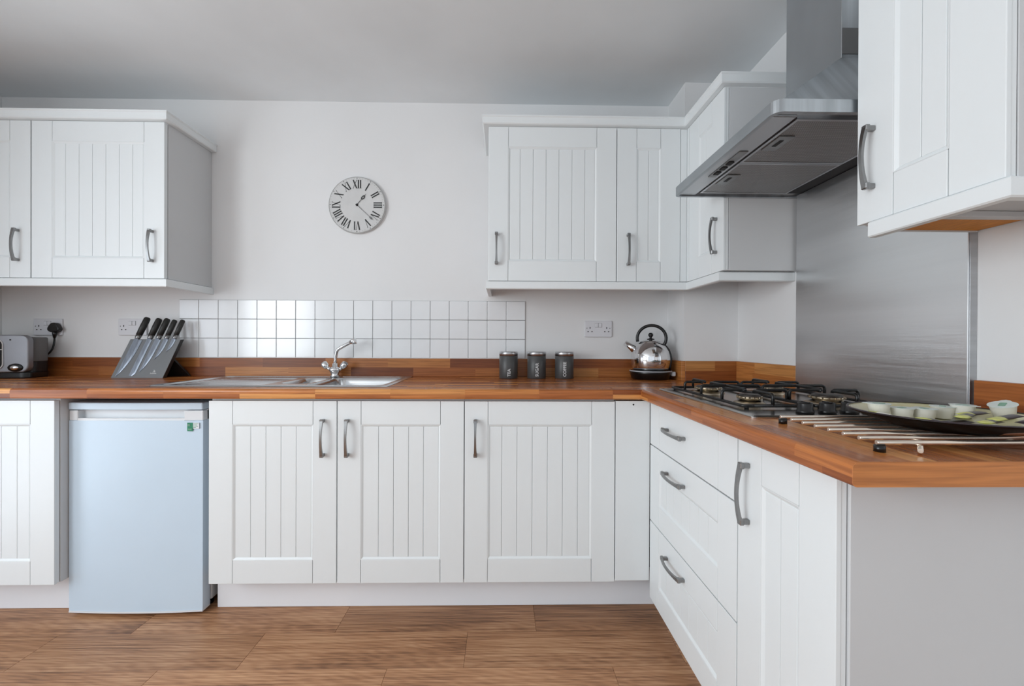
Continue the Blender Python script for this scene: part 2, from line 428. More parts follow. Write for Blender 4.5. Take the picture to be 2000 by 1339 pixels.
# ------------------------------------------------------------------ wall tiles (parts of the back wall)
TX, TP, TZ = -1.716, 0.1021, 1.018
tm = BM(); box(tm, 0.0011, TP-0.0011, -0.0065, 0.0, 0.0011, TP-0.0011, 0.0016, 2)
tmesh = bpy.data.meshes.new('tile'); tm.to_mesh(tmesh); tm.free(); tmesh.materials.append(M_tile)
bm = BM(); box(bm, TX, TX+18*TP, YB-0.0035, YB, TZ, TZ+3*TP); obj('grout', bm, M_grout, wall_back)
for i in range(18):
    for j in range(3):
        t = obj('tile', None, None, wall_back, (TX+i*TP, YB-random.uniform(0,0.0006), TZ+j*TP+random.uniform(-0.0003,0.0003)), (random.uniform(-0.003,0.003), 0, random.uniform(-0.003,0.003)), mesh=tmesh)
# small marks of filler on the paint beside the tiles
# ------------------------------------------------------------------ cabinet pieces
def handle_mesh():
    L = 0.146; bm = BM(); t = bmesh.new(); n = 14; rings = []
    for i in range(n+1):
        s = i/n; z = -L/2 + L*s; k = 1-(2*s-1)**2
        y = -0.019 - 0.011*k; hw = 0.0062 - 0.0022*k; ht = 0.0042 - 0.0010*k
        rings.append([t.verts.new((x, y+dy, z)) for x, dy in ((-hw,-ht),(hw,-ht),(hw,ht),(-hw,ht))])
    for a, b in zip(rings, rings[1:]):
        for k in range(4): f = t.faces.new((a[k], a[(k+1)%4], b[(k+1)%4], b[k]))
    t.faces.new(rings[0]); t.faces.new(rings[-1])
    bmesh.ops.recalc_face_normals(t, faces=t.faces)
    join(bm, t)
    for s in (-1, 1):
        z = s*(L/2-0.006)
        prism(bm, [(-0.0055, z-0.006),(0.0055, z-0.006),(0.0055, z+0.006),(-0.0055, z+0.006)], -0.0235, 0.0, 'Y', 0.0015, 1)
        prism(bm, [(-0.0075, z-0.0075),(0.0075, z-0.0075),(0.0075, z+0.0075),(-0.0075, z+0.0075)], -0.0245, -0.0135, 'Y', 0.002, 1)
    me = bpy.data.meshes.new('handle'); bm.to_mesh(me); bm.free(); me.materials.append(M_nickel)
    return me
HANDLE = handle_mesh()
DT = 0.020     # front thickness
def front(parent, kind, x0, x1, z0, z1, st=0.092, rt=0.092, rb=0.092, boards=0, horizontal_boards=False, handle=None, hrot=False, panel=True, label=None):
    """a door or drawer front: slab, stiles, rails, mitred moulding, boards, handle"""
    bm = BM(); box(bm, x0+0.001, x1-0.001, 0.0095, DT, z0+0.001, z1-0.001, 0.001)
    d = obj(kind, bm, M_cab, parent)
    g = 0.0008
    def piece(nm, a, b, c, e, yf=0.0, bev=0.0014):
        q = BM(); box(q, a, b, yf, 0.0099, c, e, bev, 2); return obj(nm, q, M_cab, d)
    piece('stile', x0, x0+st-g, z0, z1); piece('stile', x1-st+g, x1, z0, z1)
    if panel:
        piece('rail', x0+st+g, x1-st-g, z1-rt, z1); piece('rail', x0+st+g, x1-st-g, z0, z0+rb)
        a, b, c, e = x0+st-g, x1-st+g, z0+rb, z1-rt
        k = 0.0095
        q = BM(); out = [(a,c),(b,c),(b,e),(a,e)]; inn = [(a+k,c+k),(b-k,c+k),(b-k,e-k),(a+k,e-k)]
        V = [q.verts.new((p[0], 0.0006, p[1])) for p in out] + [q.verts.new((p[0]+(1 if i in (0,3) else -1)*0.002, 0.0006, p[1]+(1 if i < 2 else -1)*0.002)) for i, p in enumerate(out)] \
            + [q.verts.new((p[0], 0.0060, p[1])) for p in inn] + [q.verts.new((p[0], 0.0098, p[1])) for p in inn]
        for s in range(3):
            for i in range(4):
                j = (i+1)%4; q.faces.new((V[s*4+i], V[s*4+j], V[s*4+4+j], V[s*4+4+i]))
        bmesh.ops.recalc_face_normals(q, faces=q.faces)
        if q.faces[:][0].normal.y > 0: bmesh.ops.reverse_faces(q, faces=q.faces)
        obj('moulding', q, M_cab, d)
        a += k; b -= k; c += k; e -= k
        pitch = 0.0605; W = b-a
        if boards:
            if boards > 5 and W > 0.35:
                mid = boards-2; edge = (W - mid*pitch)/2; xs = [a, a+edge] + [a+edge+pitch*(i+1) for i in range(mid)] + [b]
            else: xs = [a + W*i/boards for i in range(boards+1)]
            for i in range(boards):
                piece('board', xs[i]+(0.0006 if i else 0), xs[i+1]-(0.0006 if i < boards-1 else 0), c, e, 0.0048, 0.0013)
    else:
        # plain front: the groove lines mark only where the stiles meet the middle
        piece('rail', x0+st+g, x1-st-g, z0, z1)
    if handle:
        hx, hz = handle
        obj('handle', None, None, d, (hx, 0.0, hz), (0, PI/2 if hrot else 0, 0), mesh=HANDLE)
    if label: d['label'] = label
    return d
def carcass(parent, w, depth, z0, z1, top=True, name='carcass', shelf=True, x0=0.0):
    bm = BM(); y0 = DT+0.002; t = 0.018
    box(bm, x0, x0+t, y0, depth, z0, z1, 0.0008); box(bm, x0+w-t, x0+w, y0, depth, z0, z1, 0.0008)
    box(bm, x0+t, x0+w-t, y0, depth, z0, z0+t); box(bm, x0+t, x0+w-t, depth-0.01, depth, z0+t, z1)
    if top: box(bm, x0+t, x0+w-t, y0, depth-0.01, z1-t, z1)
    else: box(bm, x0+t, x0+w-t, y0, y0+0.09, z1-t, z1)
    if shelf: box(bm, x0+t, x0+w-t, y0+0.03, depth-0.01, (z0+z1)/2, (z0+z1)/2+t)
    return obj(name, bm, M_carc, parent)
BZ0, BZ1 = 0.152, 0.870
G = 0.0018
# base cabinets along the back wall (local y=0 is the door face)
def base_cab(x, w, label, doors, z0=BZ0, open_top=False):
    c = thing('base_cabinet', label, 'cabinet', (x, 0, 0), 0, 'white base cabinets')
    carcass(c, w, 0.585, z0, BZ1+0.008, top=not open_top, shelf=not open_top)
    for a, b, n, hx in doors:
        front(c, 'door', a+G, b-G, z0, BZ1, boards=n, handle=(hx, 0.727))
    return c
base_cab(-1.15, 1.0, 'white two-door base cabinet under the sink with five-board panels', [(0,0.5,5,0.5-0.052), (0.5,1.0,5,0.5+0.043)], open_top=True)
base_cab(-0.15, 0.6, 'white single-door base cabinet between the sink cabinet and the corner', [(0,0.6,7,0.045)])
base_cab(-2.34, 0.6, 'white base cabinet at the far left, left of the fridge', [(0,0.6,7,0.045)])
# corner post
c = thing('corner_post', 'plain white filler panel in the inner corner beside the drawers', 'panel', (0.45, 0, 0))
bm = BM(); box(bm, G, 0.139, 0.001, 0.022, BZ0+0.004, BZ1+0.002, 0.001); obj('panel', bm, M_cab, c)
bm = BM(); lathe(bm, [(0,0),(0.0035,0),(0.0035,0.001),(0,0.001)], 12, Matrix.Translation((0.072, 0.0012, BZ1-0.012)) @ Matrix.Rotation(PI/2, 4, 'X')); obj('screw_hole', bm, M_dark, c)
# plinths
def plinth(label, x0, x1, y, z1=0.150):
    bm = BM(); box(bm, 0, x1-x0, 0, 0.016, 0.001, z1, 0.001)
    return tag(obj('plinth', bm, M_kick, None, (x0, y, 0)), label, 'plinth')
plinth('white plinth board under the sink and corner base cabinets', -1.178, 0.655, 0.095)
plinth('white plinth board at floor level left of the fridge', -2.64, -1.745, 0.095)

# right-hand run: local x -> world -Y, local y -> world +X
RX = 0.589
RZ0 = 0.095
ds = thing('drawer_unit', 'white three-drawer base unit with bow handles under the hob', 'cabinet', (RX, 0.0, 0), -PI/2)
carcass(ds, 0.60, 0.555, RZ0, BZ1+0.008, shelf=False)
front(ds, 'drawer', 0.003, 0.608, 0.7045, BZ1+0.002, boards=0, panel=False, handle=(0.245, 0.795), hrot=True, label='shallow top drawer with plain front')
front(ds, 'drawer', 0.003, 0.608, 0.404, 0.7005, rt=0.084, rb=0.084, boards=7, handle=(0.245, 0.640), hrot=True)
front(ds, 'drawer', 0.003, 0.608, RZ0, 0.400, rt=0.084, rb=0.084, boards=7, handle=(0.245, 0.338), hrot=True)
nc = thing('base_cabinet', 'narrow white base cupboard with tall bow handle at the right end of the drawers', 'cabinet', (RX, -0.6095, 0), -PI/2, 'white base cabinets')
carcass(nc, 0.288, 0.555, RZ0, BZ1+0.008)
front(nc, 'door', 0.003, 0.305, RZ0, BZ1+0.002, boards=2, handle=(0.048, 0.745), st=0.092)
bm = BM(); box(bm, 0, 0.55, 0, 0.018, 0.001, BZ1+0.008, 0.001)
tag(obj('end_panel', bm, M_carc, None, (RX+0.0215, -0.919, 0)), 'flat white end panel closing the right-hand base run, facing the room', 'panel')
bm = BM(); box(bm, 0, 0.016, 0, 0.99, 0.001, RZ0-0.001, 0.001)
tag(obj('plinth', bm, M_kick, None, (0.660, -0.900, 0)), 'white plinth board under the drawer unit', 'plinth')

# ------------------------------------------------------------------ worktop
WT0, WT1 = 0.880, 0.920
wt = thing('worktop', 'L-shaped worktop of orange-brown wood-block staves', 'worktop', (0, 0, 0))
EX, EY, EEND = 0.545, -0.022, -0.998
nb = 0.06
R1, R2 = 0.012, 0.007
prof = [(-nb, WT0), (-nb, WT1)]
for k in range(7):
    a = PI/2*(1-k/6); prof.append((-R1+R1*math.cos(a), WT1-R1+R1*math.sin(a)))
for k in range(5):
    a = -PI/2*k/4; prof.append((-R2+R2*math.cos(a), WT0+R2+R2*math.sin(a)))
path = [(XL+0.002, EY), (EX, EY), (EX, EEND)]
bm = BM(); sweep(bm, path, prof, [0]); obj('front_edge', bm, M_wfx, wt)
bm = BM(); sweep(bm, path, prof, [1]); obj('front_edge', bm, M_wty, wt)
SX0, SX1, SY0, SY1 = -1.435, -0.470, 0.046, 0.546
hx0, hx1, hy0, hy1 = SX0+0.015, SX1-0.015, SY0+0.015, SY1-0.015
bm = BM(); y0, y1 = EY+nb, YB-0.002
box(bm, XL+0.002, hx0, y0, y1, WT0, WT1); box(bm, hx1, PX-0.001, y0, y1, WT0, WT1)
box(bm, hx0, hx1, y0, hy0, WT0, WT1); box(bm, hx0, hx1, hy1, y1, WT0, WT1); box(bm, PX-0.001, XR-0.002, y0, PY-0.002, WT0, WT1)
obj('back_run', bm, M_wtx, wt)
bm = BM(); box(bm, EX+nb, XR-0.002, EEND, EY+nb, WT0, WT1); obj('side_run', bm, M_wty, wt)
bm = BM(); pr = []
pe = [(p[0]+EX, p[1]) for p in [(0,0)]]
poly = [(EX+0.0005-o if False else EX - o, z) for o, z in prof if o > -nb+1e-6] + [(XR-0.002, WT0), (XR-0.002, WT1)]
# the end strip follows the rounded nose in section
nose = [(EX - o, z) for o, z in prof[2:]]
poly = nose + [(XR-0.002, WT0), (XR-0.002, WT1)]
prism(bm, poly, EEND-0.0012, EEND, 'Y'); obj('end_strip', bm, M_wend, wt)
UT = 1.016; UK = 0.018
def upstand(label, x0, x1, y0, y1, mat, extra=None):
    bm = BM(); box(bm, x0, x1, y0, y1, WT1+0.0002, UT, 0.0012)
    return tag(obj('upstand', bm, mat), label, 'upstand')
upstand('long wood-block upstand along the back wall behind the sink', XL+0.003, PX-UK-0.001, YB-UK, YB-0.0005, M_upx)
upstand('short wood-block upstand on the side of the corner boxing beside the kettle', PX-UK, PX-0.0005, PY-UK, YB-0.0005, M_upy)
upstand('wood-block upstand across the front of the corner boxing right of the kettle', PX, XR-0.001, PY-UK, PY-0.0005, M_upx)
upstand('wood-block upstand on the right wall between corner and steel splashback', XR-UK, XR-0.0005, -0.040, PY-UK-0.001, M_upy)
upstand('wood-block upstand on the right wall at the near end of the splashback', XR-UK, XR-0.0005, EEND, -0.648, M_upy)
# bead of sealant above the upstands
bm = BM(); box(bm, XL+0.003, PX-0.002, YB-0.006, YB-0.0005, UT, UT+0.0035, 0.001)
obj('sealant', bm, M_cab, wall_back)
# steel splashback
bm = BM(); box(bm, XR-0.0035, XR, 0, 0.592, 0, 0.757, 0.0008); sb = thing('splashback', 'tall brushed steel splashback on the wall behind the hob', 'splashback', (0, -0.638, WT1+0.0005))
o = obj('steel_sheet', bm, M_splash, sb, (-0.0185, 0, 0))
bm = BM(); box(bm, XR-0.0180, XR-0.0005, 0.004, 0.588, 0, 0.757); obj('backing_board', bm, M_dark, sb)
bm = BM(); box(bm, XR-0.0185, XR-0.0006, -0.002, 0.003, 0, 0.757, 0.0005); obj('edge_trim', bm, M_steel, sb)

# ------------------------------------------------------------------ wall cabinets
UZ0, UZ1 = 1.390, 2.105
UYF = 0.284
def wall_cab(x, w, label, doors):
    c = thing('wall_cabinet', label, 'cabinet', (x, UYF, 0), 0, 'white wall cabinets')
    carcass(c, w, YB-UYF-0.001, UZ0, UZ1)
    for a, b, n, hx in doors: front(c, 'door', a+G, b-G, UZ0, UZ1, boards=n, handle=(hx, 1.390+0.147))
    return c
wall_cab(-2.15, 0.6, 'white wall cabinet with wide boarded door above the knife block', [(0,0.6,7,0.6-0.054)])
wall_cab(-2.642, 0.49, 'white wall cabinet at the far left, cut off by the frame above the toaster', [(0,0.49,5,0.49-0.054)])
wall_cab(-0.07, 0.6, 'white wall cabinet with wide boarded door above the canisters', [(0,0.6,7,0.040)])
wall_cab(0.53, 0.30, 'narrow white wall cabinet with two-board door above the kettle socket', [(0,0.30,2,0.052)])
UX = 0.862
bm = BM(); box(bm, 0.8305, UX-0.001, UYF+0.002, UYF+0.022, UZ0+0.001, UZ1, 0.002); box(bm, 0.8615, UX+0.010, 0.2690, UYF+0.021, UZ0+0.001, UZ1, 0.001)
tag(obj('corner_post', bm, M_cab), 'slim white corner post between the wall cabinet doors', 'panel')
def side_cab(y, w, label, hx, nb_=2, fill=0.0):
    c = thing('wall_cabinet', label, 'cabinet', (UX, y, 0), -PI/2, 'white wall cabinets')
    carcass(c, w-0.002, XR-UX-0.001, UZ0, UZ1)
    front(c, 'door', fill+G, w-G, UZ0, UZ1, boards=nb_, handle=(hx, UZ0+0.147))
    return c
e = side_cab(0.268, 0.302, 'white corner wall cabinet on the right wall left of the cooker hood', 0.302-0.052)
e2 = side_cab(-0.638, 0.300, 'large near white wall cabinet right of the cooker hood, showing raw orange underside', 0.046)
bm = BM(); box(bm, 0.0065, 0.102, 0.03, XR-UX-0.006, UZ0-0.010, UZ0-0.0005, 0.001); obj('underside_board', bm, M_raw, e2)['label'] = 'unpainted orange chipboard underside'
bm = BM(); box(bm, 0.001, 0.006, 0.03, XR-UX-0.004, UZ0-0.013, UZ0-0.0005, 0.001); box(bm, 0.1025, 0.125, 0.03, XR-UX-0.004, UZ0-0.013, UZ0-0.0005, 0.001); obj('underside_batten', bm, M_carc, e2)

cprof = [(0.0,0.0),(0.020,0.0),(0.024,0.004),(0.024,0.030),(0.028,0.034),(0.028,0.0385),(-0.004,0.0385),(-0.004,0.0)]
pprof = [(0.001,0.0),(0.018,0.0),(0.021,0.003),(0.021,0.033),(0.018,0.036),(0.001,0.036)]
def trimrun(name, label, path, prof, z):
    bm = BM(); sweep(bm, path, [(o, z+h) for o, h in prof]); return tag(obj(name, bm, M_cab), label, 'moulding')
PC = lambda z: [(o, h) for o, h in cprof]
trimrun('cornice', 'white cornice along the top of the left-hand wall cabinets', [(XL+0.001,UYF),(-1.548,UYF),(-1.548,YB-0.001)], cprof, UZ1+0.0015)
trimrun('pelmet', 'white pelmet strip under the left-hand wall cabinets', [(XL+0.001,UYF+0.016),(-1.560,UYF+0.016),(-1.560,YB-0.001)], pprof, UZ0-0.0385)
trimrun('cornice', 'white cornice turning the corner above the wall cabinets left of the hood', [(-0.071,YB-0.001),(-0.071,UYF),(UX,UYF),(UX,-0.036),(XR-0.001,-0.036)], cprof, UZ1+0.0015)
trimrun('pelmet', 'white pelmet turning the corner under the wall cabinets left of the hood', [(-0.058,YB-0.001),(-0.058,UYF+0.016),(UX+0.016,UYF+0.016),(UX+0.016,0.010),(XR-0.001,0.010)], pprof, UZ0-0.0385)
trimrun('pelmet', 'angled white pelmet under the large near wall cabinet', [(UX+0.012,-0.680),(UX+0.012,-0.930),(XR-0.001,-0.930)], pprof, UZ0-0.0385)
trimrun('cornice', 'white cornice above the near wall cabinet, beyond the top of the frame', [(XR-0.001,-0.637),(UX,-0.637),(UX,-0.939),(XR-0.001,-0.939)][1:], cprof, UZ1+0.0015)

# ------------------------------------------------------------------ cooker hood
hd = thing('cooker_hood', 'brushed steel chimney cooker hood above the hob', 'cooker hood', (0, 0, 0))
HX, HY0, HY1, HZ = 0.664, -0.632, -0.036, 1.671
# band: rounded front corners
def hood_outline(x0, y0, y1, r, x1=XR-0.002):
    pts = [(x1, y0)]
    for k in range(7): a = -PI/2 - PI/2*k/6; pts.append((x0+r+r*math.cos(a), y0+r+r*math.sin(a)))
    for k in range(7): a = PI - PI/2*k/6; pts.append((x0+r+r*math.cos(a), y1-r+r*math.sin(a)))
    pts.append((x1, y1)); return pts
O1 = hood_outline(HX, HY0, HY1, 0.024); O2 = hood_outline(HX+0.012, HY0+0.012, HY1-0.012, 0.014, XR-0.012)
bm = BM()
ring_prism(bm, O1, O2, HZ, HZ+0.030, 'Z'); obj('band', bm, M_hood, hd)
bm = BM(); prism(bm, hood_outline(HX+0.001, HY0+0.001, HY1-0.001, 0.024), HZ+0.0295, HZ+0.032, 'Z'); obj('canopy_top', bm, M_hood, hd)
# pyramid canopy
CX0, CY0, CY1, CZ = 0.972, -0.458, -0.226, 1.925
bm = BM()
b0 = [(HX+0.02, HY0+0.02), (XR-0.002, HY0+0.02), (XR-0.002, HY1-0.02), (HX+0.02, HY1-0.02)]
t0 = [(CX0-0.002, CY0-0.002), (XR-0.002, CY0-0.002), (XR-0.002, CY1+0.002), (CX0-0.002, CY1+0.002)]
vb = [bm.verts.new((*p, HZ+0.032)) for p in b0]; vt = [bm.verts.new((*p, CZ)) for p in t0]
for i in range(4): j = (i+1)%4; bm.faces.new((vb[i], vb[j], vt[j], vt[i]))
bm.faces.new(vt); bm.faces.new(vb[::-1]); bmesh.ops.recalc_face_normals(bm, faces=bm.faces)
obj('canopy', bm, M_hood, hd)
bm = BM(); box(bm, CX0, XR-0.002, CY0, CY1, CZ, 2.300, 0.001); ch = obj('chimney', bm, M_hood, hd)
bm = BM(); box(bm, CX0+0.002, XR-0.004, CY0-0.0015, CY0-0.0002, CZ+0.012, 2.012, 0.0005); obj('side_vent', bm, M_toastd, ch)
bm = BM(); box(bm, CX0+0.003, XR-0.002, CY0+0.003, CY1-0.003, 2.300, ZC-0.001, 0.001); obj('chimney_extension', bm, M_hood, ch)
# underside
bm = BM(); box(bm, HX+0.012, XR-0.012, HY0+0.012, HY1-0.012, HZ+0.012, HZ+0.026); obj('inner_tray', bm, M_steel, hd)
bm = BM(); box(bm, HX+0.0125, 0.742, HY0+0.030, HY1-0.014, HZ+0.004, HZ+0.0119, 0.003, 2); cs = obj('control_strip', bm, M_steel, hd)
bm = BM(); box(bm, 0.703, 0.730, -0.415, -0.225, HZ+0.0015, HZ+0.0040, 0.001, 1); obj('slider_bezel', bm, M_nickel, cs)
for yy in (-0.262, -0.300, -0.338):
    bm = BM(); box(bm, 0.708, 0.725, yy-0.012, yy+0.012, HZ-0.0015, HZ+0.0014, 0.001); obj('slider', bm, M_dark, cs)
for ya, yb in ((-0.588,-0.338),(-0.330,-0.076)):
    bm = BM(); box(bm, 0.752, 1.076, ya, yb, HZ+0.005, HZ+0.0119, 0.001); f = obj('filter', bm, M_filter, hd)
    bm = BM(); ring_prism(bm, [(0.748,ya-0.003),(1.080,ya-0.003),(1.080,yb+0.003),(0.748,yb+0.003)], [(0.756,ya+0.005),(1.072,ya+0.005),(1.072,yb-0.005),(0.756,yb-0.005)], HZ+0.0035, HZ+0.0118, 'Z'); obj('filter_frame', bm, M_steel, f)
    ym = (ya+yb)/2
    bm = BM(); box(bm, 0.762, 0.806, ym-0.042, ym+0.042, HZ+0.0020, HZ+0.0050, 0.0012); obj('latch', bm, M_nickel, f)
    bm = BM(); box(bm, 0.776, 0.788, ym-0.022, ym+0.014, HZ+0.0010, HZ+0.0022, 0.0005); obj('latch_slot', bm, M_dark, f)
bm = BM(); box(bm, 1.090, XR-0.013, HY0+0.03, HY1-0.03, HZ+0.008, HZ+0.0119); obj('rear_shadow_strip', bm, M_dark, hd)  # dark strip painted in for the shadow along the back of the underside

# ------------------------------------------------------------------ fridge
fr = thing('fridge', 'white under-counter fridge with blue daylight cast in the door colour between the base cabinets', 'fridge', (-1.7365, 0.04, 0))
FW = 0.530
bm = BM(); box(bm, 0.004, FW-0.001, 0.062, 0.525, 0.030, 0.826, 0.004, 2); obj('body', bm, M_fridgew, fr)
bm = BM(); n = 16
fp = [(FW*i/n, 0.010*(2*i/n-1)**2) for i in range(n+1)]
prism(bm, fp + [(FW, 0.052), (0, 0.052)], 0.020, 0.784, 'Z'); dr = obj('door', bm, M_fridge, fr)
bm = BM(); fp2 = [(x, y-0.0015) for x, y in fp]
prism(bm, fp2 + [(FW, 0.0515), (0, 0.0515)], 0.0135, 0.0198, 'Z'); obj('door_edge_strip', bm, M_fridgew, dr)
# grip: recessed trough across the top of the door with end blocks
bm = BM()
prism(bm, [(x, y+0.026) for x, y in fp] + [(FW, 0.052), (0, 0.052)], 0.784, 0.826, 'Z')
prism(bm, [(0,0.010),(0.036,0.0075),(0.036,0.05),(0,0.05)], 0.784, 0.824, 'Z', 0.002, 1)
prism(bm, [(FW-0.072,0.0055),(FW,0.010),(FW,0.05),(FW-0.072,0.05)], 0.784, 0.824, 'Z', 0.002, 1)
prism(bm, [(0.036+ (FW-0.108)*i/8, 0.0055+0.003*(2*i/8-1)**2-0.001) for i in range(9)] + [(FW-0.072,0.015),(0.036,0.015)], 0.784, 0.793, 'Z')
obj('grip', bm, M_fridgew, dr)
bm = BM()
prism(bm, [(x*1.0, y-0.004) for x, y in fp] + [(FW, 0.52), (0, 0.52)], 0.8275, 0.856, 'Z', 0.004, 2)
obj('lid', bm, M_fridge, fr)
bm = BM(); box(bm, FW-0.058, FW-0.036, 0.0035, 0.0052, 0.742, 0.776); st = obj('energy_sticker', bm, M_green, dr)
bm = BM(); box(bm, FW-0.036, FW-0.012, 0.0045, 0.0066, 0.752, 0.776); obj('sticker_back', bm, M_fridgew, dr)
bm = BM(); [box(bm, FW-0.034, FW-0.034+w_, 0.0038, 0.0044, z_, z_+0.002) for z_, w_ in ((0.771,0.020),(0.766,0.014),(0.761,0.018),(0.756,0.010))]; box(bm, FW-0.056, FW-0.046, 0.0028, 0.0034, 0.762, 0.770); box(bm, FW-0.054, FW-0.040, 0.0028, 0.0034, 0.747, 0.753); obj('sticker_print', bm, M_foilg, dr)
bm = BM(); tube(bm, [(FW-0.02,0.045,0.012),(FW-0.02,0.045,0.030)], 0.013, 12); tube(bm, [(0.02,0.045,0.012),(0.02,0.045,0.030)], 0.013, 12); obj('hinge', bm, M_black, fr)
for xx, yy in ((0.04,0.09),(FW-0.03,0.09),(0.04,0.48),(FW-0.03,0.48)):
    bm = BM(); lathe(bm, [(0,0),(0.017,0),(0.017,0.012),(0.008,0.014),(0.008,0.032),(0,0.032)], 14, Matrix.Translation((xx, yy, 0))); obj('foot', bm, M_black, fr)

# ------------------------------------------------------------------ sink (height field with two bowls and drainer)
def smooth(t): t = max(0.0, min(1.0, t)); return t*t*(3-2*t)
def sdr(x, y, cx, cy, w, h, r):
    qx, qy = abs(x-cx)-w/2+r, abs(y-cy)-h/2+r
    return math.hypot(max(qx,0), max(qy,0)) + min(max(qx,qy),0) - r
def sink_z(x, y):
    W, H = SX1-SX0, SY1-SY0
    z = 0.0045
    e = -sdr(x, y, W/2, H/2, W, H, 0.025)
    z = 0.0045*smooth(e/0.006) + 0.0005
    z -= 0.0055*smooth((-sdr(x, y, W/2, 0.245, W-0.05, 0.435, 0.04))/0.010)
    d = -sdr(x, y, 0.770, 0.245, 0.335, 0.385, 0.055); z -= 0.150*smooth(d/0.022)
    d = -sdr(x, y, 0.520, 0.275, 0.125, 0.290, 0.045); z -= 0.090*smooth(d/0.018)
    # drainer: sloping ribs
    d = -sdr(x, y, 0.235, 0.245, 0.37, 0.385, 0.04)
    if d > 0:
        k = smooth(d/0.02); z -= k*(0.003+0.006*x/0.42) - k*0.0022*max(0, math.sin(2*PI*y/0.030))
    return z
bm = BM(); W, H = SX1-SX0, SY1-SY0; nx, ny = 210, 110
g = [[bm.verts.new((W*i/nx, H*j/ny, sink_z(W*i/nx, H*j/ny))) for j in range(ny+1)] for i in range(nx+1)]
for i in range(nx):
    for j in range(ny):
        f = bm.faces.new((g[i][j], g[i+1][j], g[i+1][j+1], g[i][j+1])); f.smooth = True
sk = thing('sink', 'stainless steel one-and-a-half bowl sink with drainer set in the worktop', 'sink', (SX0, SY0, WT1+0.0005))
obj('basin', bm, M_sink, sk)
for cx_, cy_, zz, rr in ((0.770,0.245,-0.1515,0.042),(0.520,0.275,-0.0905,0.028)):
    bm = BM(); lathe(bm, [(0,0.002),(rr*0.35,0.0035),(rr*0.8,0.001),(rr,0.0035),(rr*1.08,0.0005)], 24, Matrix.Translation((cx_, cy_, zz))); obj('waste', bm, M_chrome, sk)

# tap
tp = thing('mixer_tap', 'chrome mixer tap with two crosshead handles behind the sink', 'tap', (-0.868, 0.518, WT1+0.0052))
bm = BM(); lathe(bm, [(0,0),(0.024,0),(0.025,0.003),(0.019,0.008),(0.022,0.018),(0.030,0.030),(0.032,0.037),(0.024,0.044),(0.014,0.050),(0.0125,0.066),(0.0,0.067)], 28); obj('body', bm, M_chrome, tp)
bm = BM(); tube(bm, arcpts([(0,0,0.055),(0.003,-0.002,0.10),(0.012,-0.004,0.138),(0.098,-0.020,0.182)], 0.03, 6), 0.0085, 14)
tube(bm, [(0.086,-0.018,0.176),(0.112,-0.022,0.189)], 0.012, 16); tube(bm, [(0.103,-0.021,0.188),(0.110,-0.021,0.166)], 0.0115, 16); obj('spout', bm, M_chrome, tp)
for s in (-1, 1):
    bm = BM()
    d = Vector((s*0.72, -0.10, 0.69)).normalized(); base = Vector((s*0.018, -0.002, 0.028))
    tube(bm, [base, base+d*0.030], 0.0085, 12)
    tube(bm, [base+d*0.024, base+d*0.030, base+d*0.052, base+d*0.058], 0.015, 8, radii=[0.012,0.0165,0.0185,0.013])
    h = obj('tap_handle', bm, M_chrome, tp)
    bm = BM(); tube(bm, [base+d*0.0575, base+d*0.0605], 0.0095, 14); obj('tap_button', bm, M_nickel, h)

# ------------------------------------------------------------------ sockets
def socket(x, z, label):
    s = thing('wall_socket', label, 'socket', (x, YB, z), 0, 'double wall sockets')
    bm = BM(); prism(bm, rrect(0,0,0.147,0.087,0.004,3), -0.0095, -0.0003, 'Y', 0.0022, 2); obj('plate', bm, M_socket, s)
    for k in (-1, 1):
        bm = BM(); box(bm, k*0.0095-0.0085, k*0.0095+0.0085, -0.0128, -0.0090, 0.009, 0.031, 0.0018, 2); sw = obj('switch', bm, M_socket, s, rot=None)
        bm = BM(); box(bm, k*0.0095-0.0092, k*0.0095+0.0092, -0.0101, -0.0090, 0.0080, 0.0320); obj('switch_surround', bm, M_grout, s)
        cx_ = k*0.045
        bm = BM(); box(bm, cx_-0.0022, cx_+0.0022, -0.0100, -0.0093, 0.001, 0.010)
        for q in (-1, 1): box(bm, cx_+q*0.0105-0.0034, cx_+q*0.0105+0.0034, -0.0100, -0.0093, -0.0165, -0.0125)
        obj('pin_holes', bm, M_dark, s)
    for k in (-1, 1):
        bm = BM(); lathe(bm, [(0,0.0008),(0.0028,0.0006),(0.003,0)], 10, Matrix.Translation((k*0.062,-0.0094,0.004)) @ Matrix.Rotation(PI/2,4,'X')); obj('screw', bm, M_nickel, s)
    return s
socket(-2.398, 1.175, 'white double socket above the toaster with a black plug in it')
socket(-1.958, 1.177, 'white double socket behind the knife handles, nothing plugged in')
socket(0.516, 1.178, 'white double socket between the canisters and the kettle')
pg = thing('power_plug', 'black three-pin plug with cable in the socket above the toaster', 'plug', (-2.345, YB-0.0110, 1.170))
bm = BM()
pts = []
for k in range(24):
    a = 2*PI*k/24; r = 0.030*(1+0.10*math.cos(3*a+PI/2)); pts.append((r*math.cos(a), r*0.86*math.sin(a)))
prism(bm, pts, -0.024, 0.0, 'Y', 0.005, 3); obj('plug_body', bm, M_black, pg)
bm = BM(); tube(bm, [(0,-0.013,-0.018),(0,-0.014,-0.034),(0,-0.014,-0.052)], 0.008, 12, radii=[0.012,0.009,0.006]); obj('strain_relief', bm, M_black, pg)
bm = BM(); cb = [Vector((0,-0.014,-0.048)), Vector((0.000,-0.016,-0.085)), Vector((-0.006,-0.020,-0.115)), Vector((-0.022,-0.026,-0.140)), Vector((-0.046,-0.036,-0.152)), Vector((-0.068,-0.048,-0.145))]
tube(bm, arcpts(cb[:5]+[Vector((-0.062,-0.040,-0.150))], 0.02, 4), 0.0042, 10); obj('cable', bm, M_black, pg)

